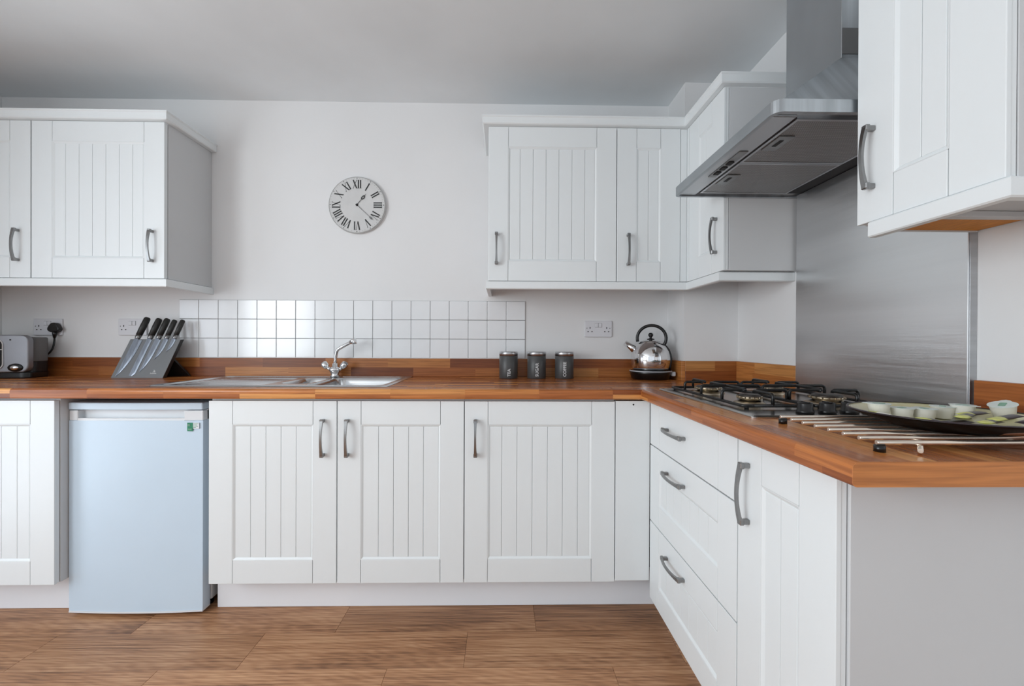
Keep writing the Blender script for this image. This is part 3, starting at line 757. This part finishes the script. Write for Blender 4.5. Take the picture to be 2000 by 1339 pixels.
# ------------------------------------------------------------------ clock
ck = thing('wall_clock', 'round pale wall clock with Roman numerals and black hands on the back wall', 'clock', (-0.776, YB-0.0005, 1.830))
CR = 0.150
RYm = Matrix.Rotation(PI/2, 4, 'X')
bm = BM(); lathe(bm, [(0,0),(CR,0),(CR,0.016),(CR-0.002,0.018),(0,0.018)], 96, RYm, smooth=False); obj('face', bm, M_clock, ck)
bm = BM(); lathe(bm, [(CR-0.0045,0.0180),(CR-0.0045,0.0186),(CR-0.001,0.0182),(CR+0.0004,0.016)], 96, RYm, smooth=False); obj('rim', bm, M_clockrim, ck)
def bar(bm, p, q, w, y=-0.0186, t=0.0007):
    p, q = Vector(p), Vector(q); d = (q-p).normalized(); n = Vector((-d.y, d.x))*w/2
    prism(bm, [tuple(p-n), tuple(q-n), tuple(q+n), tuple(p+n)], y-t, y, 'Y')
def numeral(s):
    """strokes in (x across, y outward), height 1"""
    out = []; x = 0; TH, TN = 0.13, 0.030
    for c in s:
        if c == 'I': out.append(((x+0.07,0),(x+0.07,1),TH)); out.append(((x-0.03,0.015),(x+0.17,0.015),0.03)); out.append(((x-0.03,0.985),(x+0.17,0.985),0.03)); x += 0.26
        if c == 'V': out += [((x+0.03,1),(x+0.24,0),TH), ((x+0.44,1),(x+0.24,0),TN), ((x-0.05,0.985),(x+0.12,0.985),0.03), ((x+0.37,0.985),(x+0.51,0.985),0.03)]; x += 0.56
        if c == 'X': out += [((x+0.03,1),(x+0.45,0),TH), ((x+0.44,1),(x+0.03,0),TN), ((x-0.05,0.985),(x+0.12,0.985),0.03), ((x+0.37,0.985),(x+0.51,0.985),0.03), ((x-0.04,0.015),(x+0.10,0.015),0.03), ((x+0.37,0.015),(x+0.54,0.015),0.03)]; x += 0.58
    wdt = x-0.12
    return [((a[0]-wdt/2, a[1]), (b[0]-wdt/2, b[1]), w_) for a, b, w_ in out]
for k, s in enumerate(['XII','I','II','III','IV','V','VI','VII','VIII','IX','X','XI']):
    a = PI/2 - k*PI/6; er = Vector((math.cos(a), math.sin(a))); et = Vector((math.sin(a), -math.cos(a)))
    bm = BM(); h = 0.044; r0 = 0.088
    for p, q, w_ in numeral(s):
        P = er*(r0+h*p[1]) + et*(h*p[0]); Q = er*(r0+h*q[1]) + et*(h*q[0]); bar(bm, P, Q, h*w_)
    obj('numeral', bm, M_ink, ck)
bm = BM()
for k in range(60):
    a = PI/2 - k*PI/30; c0, s0 = math.cos(a), math.sin(a)
    big = k % 5 == 0
    bar(bm, (0.1385*c0, 0.1385*s0), ((0.1435 if big else 0.1405)*c0, (0.1435 if big else 0.1405)*s0), 0.0030 if big else 0.0011)
obj('minute_marks', bm, M_ink, ck)
def hand(name, ang, L, spade, w0):
    a = PI/2 - math.radians(ang); d = Vector((math.cos(a), math.sin(a))); n = Vector((-d.y, d.x)); bm = BM()
    prism(bm, [tuple(-n*w0), tuple(d*(L-spade*2.6)-n*w0*0.7), tuple(d*(L-spade*2.6)+n*w0*0.7), tuple(n*w0)], -0.0225, -0.0215, 'Y')
    c = d*(L-spade*1.9); o_ = []; i_ = []
    for k in range(16):
        t = 2*PI*k/16; o_.append(tuple(c + d*math.cos(t)*spade*0.9 + n*math.sin(t)*spade*0.52)); i_.append(tuple(c + d*(math.cos(t)*spade*0.52) + n*math.sin(t)*spade*0.26))
    ring_prism(bm, o_, i_, -0.0225, -0.0215, 'Y')
    prism(bm, [tuple(d*(L-spade*1.05)-n*w0), tuple(d*L), tuple(d*(L-spade*1.05)+n*w0)], -0.0225, -0.0215, 'Y')
    obj(name, bm, M_ink, ck)
hand('hour_hand', 40, 0.078, 0.0145, 0.0013); hand('minute_hand', 133, 0.120, 0.0095, 0.0010)
bm = BM(); lathe(bm, [(0,0.018),(0.006,0.018),(0.006,0.0235),(0,0.0245)], 20, RYm); obj('hub', bm, M_ink, ck)

# ------------------------------------------------------------------ canisters
def canister(x, word, size, label):
    c = thing('canister', label, 'canister', (x, 0.484, WT1+0.0003), 0, 'charcoal storage canisters')
    R = 0.0475
    bm = BM(); lathe(bm, [(0,0),(R-0.002,0),(R,0.003),(R,0.113),(R-0.001,0.114),(0,0.114)], 48); obj('body', bm, M_can, c)
    bm = BM(); lathe(bm, [(0,0.1142),(R-0.001,0.1142),(R-0.001,0.116),(R+0.0004,0.1165),(R+0.0004,0.134),(R-0.002,0.1365),(0,0.1365)], 48); obj('lid', bm, M_steel, c)
    t = text_mesh(word, size, cuts=8, ext=0.0002, offset=0.0006)
    xs = [v.co.x for v in t.verts]; ys = [v.co.y for v in t.verts]; ym = (min(ys)+max(ys))/2; xm = min(xs)
    ang0 = -PI/2 + math.atan2(x, 1.6282+0.484) * -1.0 + 0.05
    for v in t.verts:
        # text runs up the body; its height wraps around the cylinder
        up = (v.co.x-xm); ar = -(v.co.y-ym)/R; rr = R + 0.0003 + (v.co.z > 0)*0.0003
        v.co = Vector((rr*math.cos(ang0+ar), rr*math.sin(ang0+ar), 0.012+up))
    obj('lettering', t, M_print, c)['label'] = 'silver word %s' % word
canister(0.031, 'TEA', 0.0215, 'charcoal canister with steel lid reading TEA, left of three')
canister(0.175, 'SUGAR', 0.0215, 'charcoal canister with steel lid reading SUGAR, middle of three')
canister(0.318, 'COFFEE', 0.0215, 'charcoal canister with steel lid reading COFFEE, right of three')

# ------------------------------------------------------------------ kettle
kt = thing('kettle', 'polished steel dome kettle with black hoop handle on the worktop corner', 'kettle', (0.757, 0.462, WT1+0.0003), math.radians(-24))
bm = BM(); lathe(bm, [(0,0),(0.088,0),(0.094,0.004),(0.101,0.030),(0.104,0.040),(0.100,0.044),(0,0.044)], 56); kb_ = obj('power_base', bm, M_black, kt)
bm = BM(); lathe(bm, [(0.1035,0.0395),(0.1045,0.0415),(0.1035,0.0435),(0.0985,0.0445)], 56); obj('base_rim', bm, M_kettlelight, kb_)
bm = BM(); box(bm, 0.098, 0.120, -0.016, 0.016, 0.018, 0.040, 0.005, 2); obj('switch', bm, M_kettlelight, kb_)
bm = BM(); P_ = [(0.0,0.046),(0.084,0.046),(0.088,0.050),(0.0925,0.066),(0.0965,0.088),(0.0970,0.105),(0.0945,0.124),(0.0885,0.143),(0.0785,0.161),(0.0665,0.175),(0.056,0.184),(0.052,0.187)]
lathe(bm, P_, 64); obj('body', bm, M_chrome, kt)
bm = BM(); lathe(bm, [(0.0525,0.1865),(0.0515,0.190),(0.044,0.194),(0.028,0.199),(0.014,0.202),(0,0.203)], 48); ld = obj('lid', bm, M_chrome, kt)
bm = BM(); lathe(bm, [(0,0.2015),(0.019,0.2015),(0.018,0.2045),(0.007,0.207),(0.006,0.213),(0.010,0.217),(0.0125,0.223),(0.0115,0.230),(0.006,0.235),(0,0.236)], 24); obj('knob', bm, M_black, ld)
bm = BM(); tube(bm, [(-0.068,0,0.142),(-0.098,0,0.163),(-0.128,0,0.184)], 0.015, 18, radii=[0.024,0.0165,0.0145], caps=True); sp_ = obj('spout', bm, M_chrome, kt)
bm = BM(); hp = []
for k in range(27):
    a = math.radians(195 - 250*k/26); hp.append((0.004+0.070*math.cos(a), 0, 0.207+0.066*math.sin(a)))
hp += [(0.066,0,0.150)]
tube(bm, hp, 0.0078, 14, flat=1.25); obj('handle', bm, M_black, kt)
bm = BM(); strip = [(0.060,0,0.176),(0.074,0,0.166),(0.086,0,0.150),(0.0945,0,0.127),(0.0985,0,0.104),(0.0975,0,0.085),(0.094,0,0.064),(0.090,0,0.048)]
tube(bm, strip, 0.009, 10, flat=0.6); obj('handle_strap', bm, M_black, kt)

# ------------------------------------------------------------------ toaster
ts = thing('toaster', 'silver wide toaster with dark window and black base under the left wall cabinets', 'toaster', (-2.300, 0.405, WT1+0.0003), math.radians(13))
TW, TD = 0.290, 0.135
bm = BM(); prism(bm, rrect(-TW/2, TD/2+0.008, TW, TD, 0.035, 6), 0, 0.028, 'Z', 0.004, 2); obj('base', bm, M_black, ts)
bm = BM(); prism(bm, rrect(-TW/2, 0.1195, TW, 0.181, 0.030, 6), 0.0, 0.034, 'Y', 0.006, 3); fp_ = obj('front_panel', bm, M_toast, ts)
bm = BM(); prism(bm, rrect(-TW/2+0.0, TD/2+0.022, TW-0.008, TD-0.034, 0.028, 6), 0.078, 0.200, 'Z', 0.006, 3); obj('rear_casing', bm, M_toastd, ts)
bm = BM(); prism(bm, rrect(-TW/2+0.0, TD/2+0.022, TW-0.010, TD-0.036, 0.028, 6), 0.0285, 0.0778, 'Z'); obj('lower_casing', bm, M_kbside, ts)
bm = BM(); ring_prism(bm, rrect(-0.168,0.117,0.150,0.148,0.028,6), rrect(-0.168,0.117,0.142,0.140,0.025,6), -0.004, 0.001, 'Y'); obj('window_frame', bm, M_chrome, fp_)
bm = BM(); prism(bm, rrect(-0.168,0.117,0.142,0.140,0.025,6), -0.0015, 0.0005, 'Y'); obj('window', bm, M_glassd, fp_)
bm = BM(); box(bm, -0.239, -0.097, -0.0045, -0.0018, 0.136, 0.142, 0.001); obj('window_bar', bm, M_chrome, fp_)
bm = BM(); lathe(bm, [(0,0),(0.030,0),(0.028,0.005),(0,0.006)], 32, Matrix.Translation((-0.048,0.0005,0.052)) @ Matrix.Scale(0.68,4,(0,0,1)) @ RYm); kn = obj('dial_surround', bm, M_black, fp_)
bm = BM(); lathe(bm, [(0,0.0105),(0.010,0.010),(0.0165,0.006),(0.017,0.0052)], 28, Matrix.Translation((-0.051,0.0005,0.052)) @ Matrix.Scale(0.68,4,(0,0,1)) @ RYm); obj('dial', bm, M_chrome, fp_)
bm = BM(); lathe(bm, [(0,0.001),(0.0035,0.001),(0.0035,0)], 12, Matrix.Translation((-0.068,-0.0002,0.186)) @ RYm); obj('indicator', bm, M_dark, fp_)
bm = BM(); box(bm, -TW+0.05, -0.05, 0.052, 0.098, 0.198, 0.2015, 0.002); obj('slot', bm, M_dark, ts)

# ------------------------------------------------------------------ knife block and knives
# local frame: u along the counter, s up the slanted face, n out of the face
KB = Vector((-1.930, 0.430, WT1+0.0004))
tilt = math.radians(20)
U = Vector((1,0,0)); 
top_shift = 0.034; hgt = 0.192
S = Vector((top_shift, math.tan(tilt)*hgt, hgt))       # from bottom edge to top edge of the face
Sn = S.normalized(); SL = S.length
Nf = U.cross(Sn).normalized()                           # (points toward the camera, -Y)
if Nf.y > 0: Nf = -Nf
kbt = thing('knife_block', 'grey slanted magnetic knife block holding five knives', 'knife block', tuple(KB))
W_ = 0.252; TH_ = 0.022
def quadbox(bm, o, a, b, c, bev=0.0):
    t = bmesh.new(); V = []
    for i in (0,1):
        for j in (0,1):
            for k in (0,1): V.append(t.verts.new(o + a*i + b*j + c*k))
    for f in ((0,1,3,2),(4,6,7,5),(0,4,5,1),(2,3,7,6),(0,2,6,4),(1,5,7,3)): t.faces.new([V[i] for i in f])
    bmesh.ops.recalc_face_normals(t, faces=t.faces)
    if bev: bmesh.ops.bevel(t, geom=list(t.edges), offset=bev, segments=2, profile=0.5, affect='EDGES')
    join(bm, t)
back = Vector((0, TH_, 0))
bm = BM(); quadbox(bm, Vector((0,0,0)), U*W_, S, Vector((0,0.003,0)), 0.0006); obj('front_plate', bm, M_kbface, kbt)
bm = BM(); quadbox(bm, Vector((0.0005,0.0032,0)), U*(W_-0.001), S*0.998, back, 0.001); obj('core', bm, M_kbside, kbt)
bm = BM()
o0 = S*0.50 + Vector((0.010, TH_+0.003, 0)); foot = Vector((0.105, 0.125, 0))-Vector((0,0,0))
quadbox(bm, Vector((0.066, 0.128, 0.0)), U*(W_-0.03), (S*0.55+Vector((0.0,TH_,0)))-Vector((0.062,0.130,0)), Vector((0,0.014,0)), 0.001)
obj('rear_prop', bm, M_kbside, kbt)
lg = BM()
Mk = Matrix(((U.x,Sn.x,Nf.x,0),(U.y,Sn.y,Nf.y,0),(U.z,Sn.z,Nf.z,0),(0,0,0,1)))
# little printed emblem: a leaf-like mark above a line of lettering strokes
for pa, pb in (((0.180,0.024),(0.209,0.024)),):
    for k in range(9): quadbox(lg, U*(0.1815+k*0.0034) + Sn*0.022 + Nf*0.0002, U*0.0022, Sn*(0.0045 if k % 3 else 0.006), Nf*0.0004)
quadbox(lg, U*0.191 + Sn*0.031 + Nf*0.0002, U*0.012, Sn*0.003, Nf*0.0004); quadbox(lg, U*0.1945 + Sn*0.035 + Nf*0.0002, U*0.006, Sn*0.004, Nf*0.0004); quadbox(lg, U*0.191 + Sn*0.040 + Nf*0.0002, U*0.004, Sn*0.003, Nf*0.0004)
obj('emblem', lg, M_print, kbt)
def knife(x_top, blade_len, blade_w, kind, glen, gw, label):
    """x_top: u position of the spine where the knife crosses the top edge of the face"""
    root = KB + U*x_top + S
    kn = thing('kitchen_knife', label, 'knife', tuple(root), 0, 'knives on the magnetic block')
    d = -Sn; u = (U - Sn*U.dot(Sn)).normalized()
    T0 = Nf*0.0012
    bm = BM(); n = 12; A = []; B = []
    for i in range(n+1):
        s = i/n; L = s*blade_len
        if kind == 'bread': w0, w1 = 0.0, blade_w*(1 if s < 0.95 else 0.55)
        elif kind == 'chef': w0, w1 = 0.0, blade_w*(1 - s**2.6)+0.0008
        else: w0, w1 = 0.0, blade_w*(1 - s**3.2)+0.0008
        A.append(d*L + u*w0); B.append(d*L + u*w1)
    t = bmesh.new(); fa = [t.verts.new(p+T0) for p in A]; fb = [t.verts.new(p+T0) for p in B]; ba = [t.verts.new(p+T0+Nf*0.0020) for p in A]; bb = [t.verts.new(p+T0+Nf*0.0006) for p in B]
    mid = [t.verts.new(p+(q-p)*0.72+T0+Nf*0.0019) for p, q in zip(A, B)]
    for i in range(n):
        t.faces.new((fa[i],fa[i+1],fb[i+1],fb[i])); t.faces.new((ba[i],mid[i],mid[i+1],ba[i+1])); t.faces.new((mid[i],bb[i],bb[i+1],mid[i+1]))
        t.faces.new((fa[i],ba[i],ba[i+1],fa[i+1])); t.faces.new((fb[i],fb[i+1],bb[i+1],bb[i]))
    t.faces.new((fa[0],fb[0],bb[0],mid[0],ba[0])); t.faces.new((fa[n],ba[n],mid[n],bb[n],fb[n]))
    bmesh.ops.recalc_face_normals(t, faces=t.faces); join(bm, t)
    # blade continues to the bolster
    quadbox(bm, T0, u*min(blade_w, 0.020), Sn*0.006, Nf*0.0022)
    obj('blade', bm, M_blade, kn)
    c = u*(gw*0.5) + T0 + Nf*0.002
    bm = BM(); tube(bm, [c+Sn*0.004, c+Sn*0.008, c+Sn*0.024], gw*0.40, 14, radii=[gw*0.36, gw*0.42, gw*0.46]); obj('bolster', bm, M_nickel, kn)
    bm = BM(); tube(bm, [c+Sn*0.024, c+Sn*(0.024+glen*0.5), c+Sn*(0.024+glen*0.93), c+Sn*(0.024+glen)], gw*0.5, 14, radii=[gw*0.47, gw*0.52, gw*0.50, gw*0.36]); obj('grip', bm, M_grip, kn)
    return kn
knife(0.022, 0.200, 0.040, 'chef', 0.098, 0.028, 'widest knife on the block, chef knife with black grip at the left')
knife(0.085, 0.195, 0.026, 'bread', 0.092, 0.028, 'straight square-tipped knife second from the left on the block')
knife(0.127, 0.175, 0.028, 'carver', 0.092, 0.027, 'pointed carving knife in the middle of the block')
knife(0.170, 0.108, 0.022, 'chef', 0.084, 0.023, 'shorter utility knife second from the right on the block')
knife(0.211, 0.068, 0.018, 'chef', 0.084, 0.022, 'smallest paring knife at the right of the block')

# ------------------------------------------------------------------ hob
hb_ = thing('gas_hob', 'stainless steel gas hob with black pan supports on the side worktop', 'hob', (0.612, -0.634, WT1+0.0003))
HBX, HBY = 0.495, 0.612
bm = BM()
t = bmesh.new()
rings = []
for inset, z in ((0.0,0.0),(0.0,0.003),(0.006,0.0062),(0.014,0.0062),(0.020,0.0042)):
    rings.append([t.verts.new((p[0], p[1], z)) for p in rrect(HBX/2, HBY/2, HBX-2*inset, HBY-2*inset, 0.012, 4)])
for a, b in zip(rings, rings[1:]):
    for i in range(len(a)): j = (i+1) % len(a); t.faces.new((a[i], a[j], b[j], b[i]))
t.faces.new(rings[-1]); t.faces.new(rings[0][::-1]); bmesh.ops.recalc_face_normals(t, faces=t.faces); join(bm, t)
obj('hob_plate', bm, M_hobst, hb_)
zt = 0.0045
BUR = [(0.128,0.225,0.034),(0.128,0.475,0.044),(0.362,0.225,0.046),(0.362,0.475,0.034)]
for bx, by, br in BUR:
    bm = BM(); lathe(bm, [(br*1.25,0),(br*1.25,0.002),(br*1.05,0.005),(br*0.9,0.006)], 32, Matrix.Translation((bx,by,zt)))
    lathe(bm, [(br*0.72,0.004),(br*0.80,0.012),(br*0.96,0.016),(br*0.96,0.0205),(0,0.0205)], 32, Matrix.Translation((bx,by,zt)))
    for k in range(18):
        a = 2*PI*k/18; box(bm, bx+br*0.97*math.cos(a)-0.0016, bx+br*0.97*math.cos(a)+0.0016, by+br*0.97*math.sin(a)-0.0016, by+br*0.97*math.sin(a)+0.0016, zt+0.0155, zt+0.0212)
    bu = obj('burner', bm, M_brass, hb_)
    bm = BM(); lathe(bm, [(0,0.0208),(br*0.86,0.0208),(br*0.88,0.0235),(br*0.78,0.0262),(0,0.0275)], 32, Matrix.Translation((bx,by,zt))); obj('burner_cap', bm, M_burncap, bu)
    bm = BM(); tube(bm, [(bx+br*1.16,by+0.004,zt),(bx+br*1.16,by+0.004,zt+0.020)], 0.0028, 8); obj('igniter', bm, M_pot, bu)
def support(x0, x1, y0, y1, bxs, bys):
    bm = BM(); zl, zh, r = 0.0125, 0.0435, 0.0046
    ringp = arcpts([(x0+0.03,y0,zl),(x1,y0,zl),(x1,y1,zl),(x0,y1,zl),(x0,y0,zl),(x0+0.03,y0,zl)], 0.012, 4)
    tube(bm, ringp, r, 8)
    ym = (y0+y1)/2; cx_ = bxs
    for by in bys:
        # fingers from both long sides towards the burner
        tube(bm, arcpts([(x0,by,zl),(x0,by,zh),(cx_-0.022,by,zh),(cx_-0.022,by,zh-0.006)], 0.010, 4), r, 8)
        tube(bm, arcpts([(x1,by,zl),(x1,by,zh),(cx_+0.022,by,zh),(cx_+0.022,by,zh-0.006)], 0.010, 4), r, 8)
    tube(bm, arcpts([(cx_,y0,zl),(cx_,y0,zh),(cx_,bys[0]-0.022,zh),(cx_,bys[0]-0.022,zh-0.006)], 0.010, 4), r, 8)
    tube(bm, arcpts([(cx_,y1,zl),(cx_,y1,zh),(cx_,bys[1]+0.022,zh),(cx_,bys[1]+0.022,zh-0.006)], 0.010, 4), r, 8)
    tube(bm, arcpts([(cx_,bys[0]+0.022,zh-0.006),(cx_,bys[0]+0.022,zh),(cx_,bys[1]-0.022,zh),(cx_,bys[1]-0.022,zh-0.006)], 0.006, 3), r, 8)
    tube(bm, arcpts([(x0,ym,zl),(x0,ym,zh),(x1,ym,zh),(x1,ym,zl)], 0.010, 4), r, 8)
    for x, y in ((x0,y0),(x1,y0),(x0,y1),(x1,y1)):
        tube(bm, [(x+(0.012 if x==x0 else -0.012),y+(0.003 if y==y0 else -0.003),zt),(x+(0.012 if x==x0 else -0.012),y+(0.003 if y==y0 else -0.003),zl)], 0.006, 8)
    return obj('pan_support', bm, M_iron, hb_)
support(0.045, 0.241, 0.118, 0.590, 0.128, (0.225,0.475)); support(0.249, 0.458, 0.118, 0.590, 0.362, (0.225,0.475))
for kx in (0.168, 0.226, 0.284, 0.342):
    bm = BM(); lathe(bm, [(0,0),(0.019,0),(0.0205,0.003),(0.0205,0.006),(0.0175,0.008),(0.0175,0.024),(0.0160,0.027),(0,0.0275)], 28, Matrix.Translation((kx,0.052,zt))); k_ = obj('knob', bm, M_black, hb_)
    bm = BM(); box(bm, kx-0.0025, kx+0.0025, 0.036, 0.068, zt+0.0272, zt+0.0292, 0.001); obj('knob_grip', bm, M_black, k_)

# ------------------------------------------------------------------ trivet rack
tr = thing('trivet_rack', 'steel rod trivet rack lying on the worktop under the plate', 'trivet', (0.636, -0.95, WT1+0.0003))
for i in range(8):
    y = 0.010 + i*0.0345
    bm = BM(); tube(bm, [(0,y,0.0150),(0.001,y,0.0150),(0.404,y,0.0150),(0.405,y,0.0150)], 0.0042, 12, radii=[0.003,0.0042,0.0042,0.003]); obj('rod', bm, M_rod, tr)
for pa, pb in (((0.052,-0.014),(0.330,0.262)), ((0.330,-0.004),(0.052,0.262))):
    bm = BM(); tube(bm, [(pa[0],pa[1],0.0070),(pb[0],pb[1],0.0070)], 0.0038, 10); obj('cross_bar', bm, M_rod, tr)
for x in (0.006, 0.380):
    for y in (0.010, 0.2515):
        bm = BM(); tube(bm, [(x,y,0),(x,y,0.0106)], 0.0085, 12); obj('rubber_foot', bm, M_black, tr)

# ------------------------------------------------------------------ plate with its pots and sachets
PZ = WT1+0.0003+0.0195
PLC = (0.870, -0.830)
pl = thing('plate', 'dark round plate with cream inside, standing on the rod trivet', 'plate', (PLC[0], PLC[1], PZ))
bm = BM(); lathe(bm, [(0,0.0015),(0.070,0.0015),(0.072,0.0),(0.078,0.0),(0.080,0.003),(0.112,0.012),(0.138,0.0225),(0.146,0.0270),(0.1475,0.0285)], 72); obj('underside', bm, M_plate, pl)
bm = BM(); lathe(bm, [(0.1475,0.0285),(0.1455,0.0290),(0.137,0.0252),(0.110,0.0145),(0.080,0.0060),(0,0.0050)], 72); obj('inner_glaze', bm, M_platei, pl)
bm = BM(); lathe(bm, [(0.1478,0.0280),(0.1475,0.0296),(0.1450,0.0300),(0.1435,0.0288)], 72); obj('rim', bm, M_wrapd, pl)
def dish_z(x, y, pad=0.0):
    r = math.hypot(x-PLC[0], y-PLC[1])+pad
    pr = [(0,0.0050),(0.080,0.0060),(0.110,0.0145),(0.137,0.0252),(0.16,0.03)]
    for (a, za), (b, zb) in zip(pr, pr[1:]):
        if r <= b: return PZ + za + (zb-za)*(r-a)/(b-a)
    return PZ+0.03
POT = None
def milk_pot(x, y, z, label, rot=(0,0,0), lift=0.0):
    p = thing('milk_pot', label, 'milk pot', (x, y, z), 0, 'milk pots on the plate'); p.rotation_euler = rot
    bm = BM(); lathe(bm, [(0,0.0),(0.0135,0.0),(0.0150,0.0015),(0.0185,0.0235),(0.0190,0.0245)], 28); obj('cup', bm, M_pot, p)
    bm = BM(); n = 28; q = [(0.0205*math.cos(2*PI*k/n), 0.0205*math.sin(2*PI*k/n)) for k in range(n)]
    q[0] = (0.0275, 0.0); q[1] = (0.0245, 0.0060); q[-1] = (0.0245, -0.0060)
    prism(bm, q, 0.0246, 0.0255, 'Z'); l = obj('lid', bm, M_foil, p)
    bm = BM(); prism(bm, rrect(0,0,0.020,0.010,0.003,3), 0.0256, 0.0258, 'Z'); obj('lid_print', bm, M_foilg, l)
    return p
pots = [((0.786,-0.783),'milk pot nearest the left edge of the plate',2.6),
        ((0.828,-0.790),'second milk pot from the left, its lid tab lifted',0.4),
        ((0.869,-0.796),'third milk pot from the left in the row on the plate',1.2),
        ((0.925,-0.780),'fourth milk pot from the left, partly hidden by sachets',3.9),
        ((0.953,-0.793),'fifth milk pot from the left, behind the dark sachets',5.0)]
for (x, y), lb, a in pots: milk_pot(x, y, dish_z(x, y, 0.012)+0.0003, lb, (0,0,a))
milk_pot(0.986, -0.838, dish_z(0.986,-0.838)+0.0045, 'tilted milk pot with raised green-printed lid at the right of the plate', (math.radians(-4), math.radians(-15), 0.5))
def sachet(x, y, z, ang, tilt_, mat, tipmat, label, L=0.070, W__=0.021, name='sugar_sachet', roll=0.0):
    s = thing(name, label, 'sachet', (x, y, z), 0, 'sachets on the plate'); s.rotation_euler = (roll, tilt_, ang)
    t = bmesh.new(); nx_, ny_ = 12, 4
    def surf(sg):
        G_ = []
        for i in range(nx_+1):
            r_ = []
            for j in range(ny_+1):
                u_, v_ = i/nx_, j/ny_; puff = 0.0036*(1-(2*u_-1)**6)*(1-(2*v_-1)**2)
                r_.append(t.verts.new(((u_-0.5)*L, (v_-0.5)*W__, sg*puff)))
            G_.append(r_)
        for i in range(nx_):
            for j in range(ny_):
                f = t.faces.new((G_[i][j], G_[i+1][j], G_[i+1][j+1], G_[i][j+1])); f.smooth = True
                if i < 4: f.material_index = 1
    surf(1); surf(-1); bmesh.ops.remove_doubles(t, verts=t.verts, dist=1e-5); bmesh.ops.recalc_face_normals(t, faces=t.faces)
    bm = BM(); join(bm, t); o = obj('wrapper', bm, [mat, tipmat], s)
    return s
SA = [
 (0.770,-0.852,0.90,-0.10,M_wrapy,M_wrapd,'cream sachet with brown print leaning on the left rim of the plate'),
 (0.752,-0.815,1.25,0.06,M_wrapy,M_pot,'pale sachet at the far left edge of the plate'),
 (0.800,-0.872,0.35,0.0,M_wrapd,M_wrapy,'dark sachet lying in front of the left milk pots'),
 (0.850,-0.872,0.15,0.0,M_wrapd,M_wrapd,'all-dark sachet in front of the middle milk pots'),
 (0.875,-0.866,0.55,0.08,M_wrapd,M_wrapy,'dark sachet with yellow end crossing the middle of the plate'),
 (0.912,-0.846,0.25,0.05,M_wrapd,M_wrapy,'dark sachet with yellow end beside the tilted milk pot'),
 (0.878,-0.903,0.45,-0.05,M_wrapd,M_wrapy,'dark yellow-ended sachet at the near rim of the plate'),
 (0.922,-0.890,0.20,-0.10,M_wrapd,M_wrapy,'dark yellow-ended sachet near the right rim of the plate'),
 (0.872,-0.915,0.10,0.0,M_wrapy,M_wrapy,'all-yellow sachet at the near edge of the plate'),
 (0.930,-0.925,0.30,0.0,M_wrapy,M_wrapd,'yellow sachet with dark end at the near edge of the plate'),
]
for i, (x, y, a, tl, m1, m2, lb) in enumerate(SA):
    r = math.hypot(x-PLC[0], y-PLC[1]); dx, dy = math.cos(a)*0.031, math.sin(a)*0.031
    z1, z0 = dish_z(x+dx, y+dy), dish_z(x-dx, y-dy); tl = -math.atan2(z1-z0, 0.062)
    z = (z1+z0)/2 + 0.0045 + {2:0.006,3:0.007,4:0.018,5:0.019,6:0.012,7:0.016,8:0.003,9:0.009}.get(i, 0.0)
    sachet(x, y, z, a, tl, m1, m2, lb)
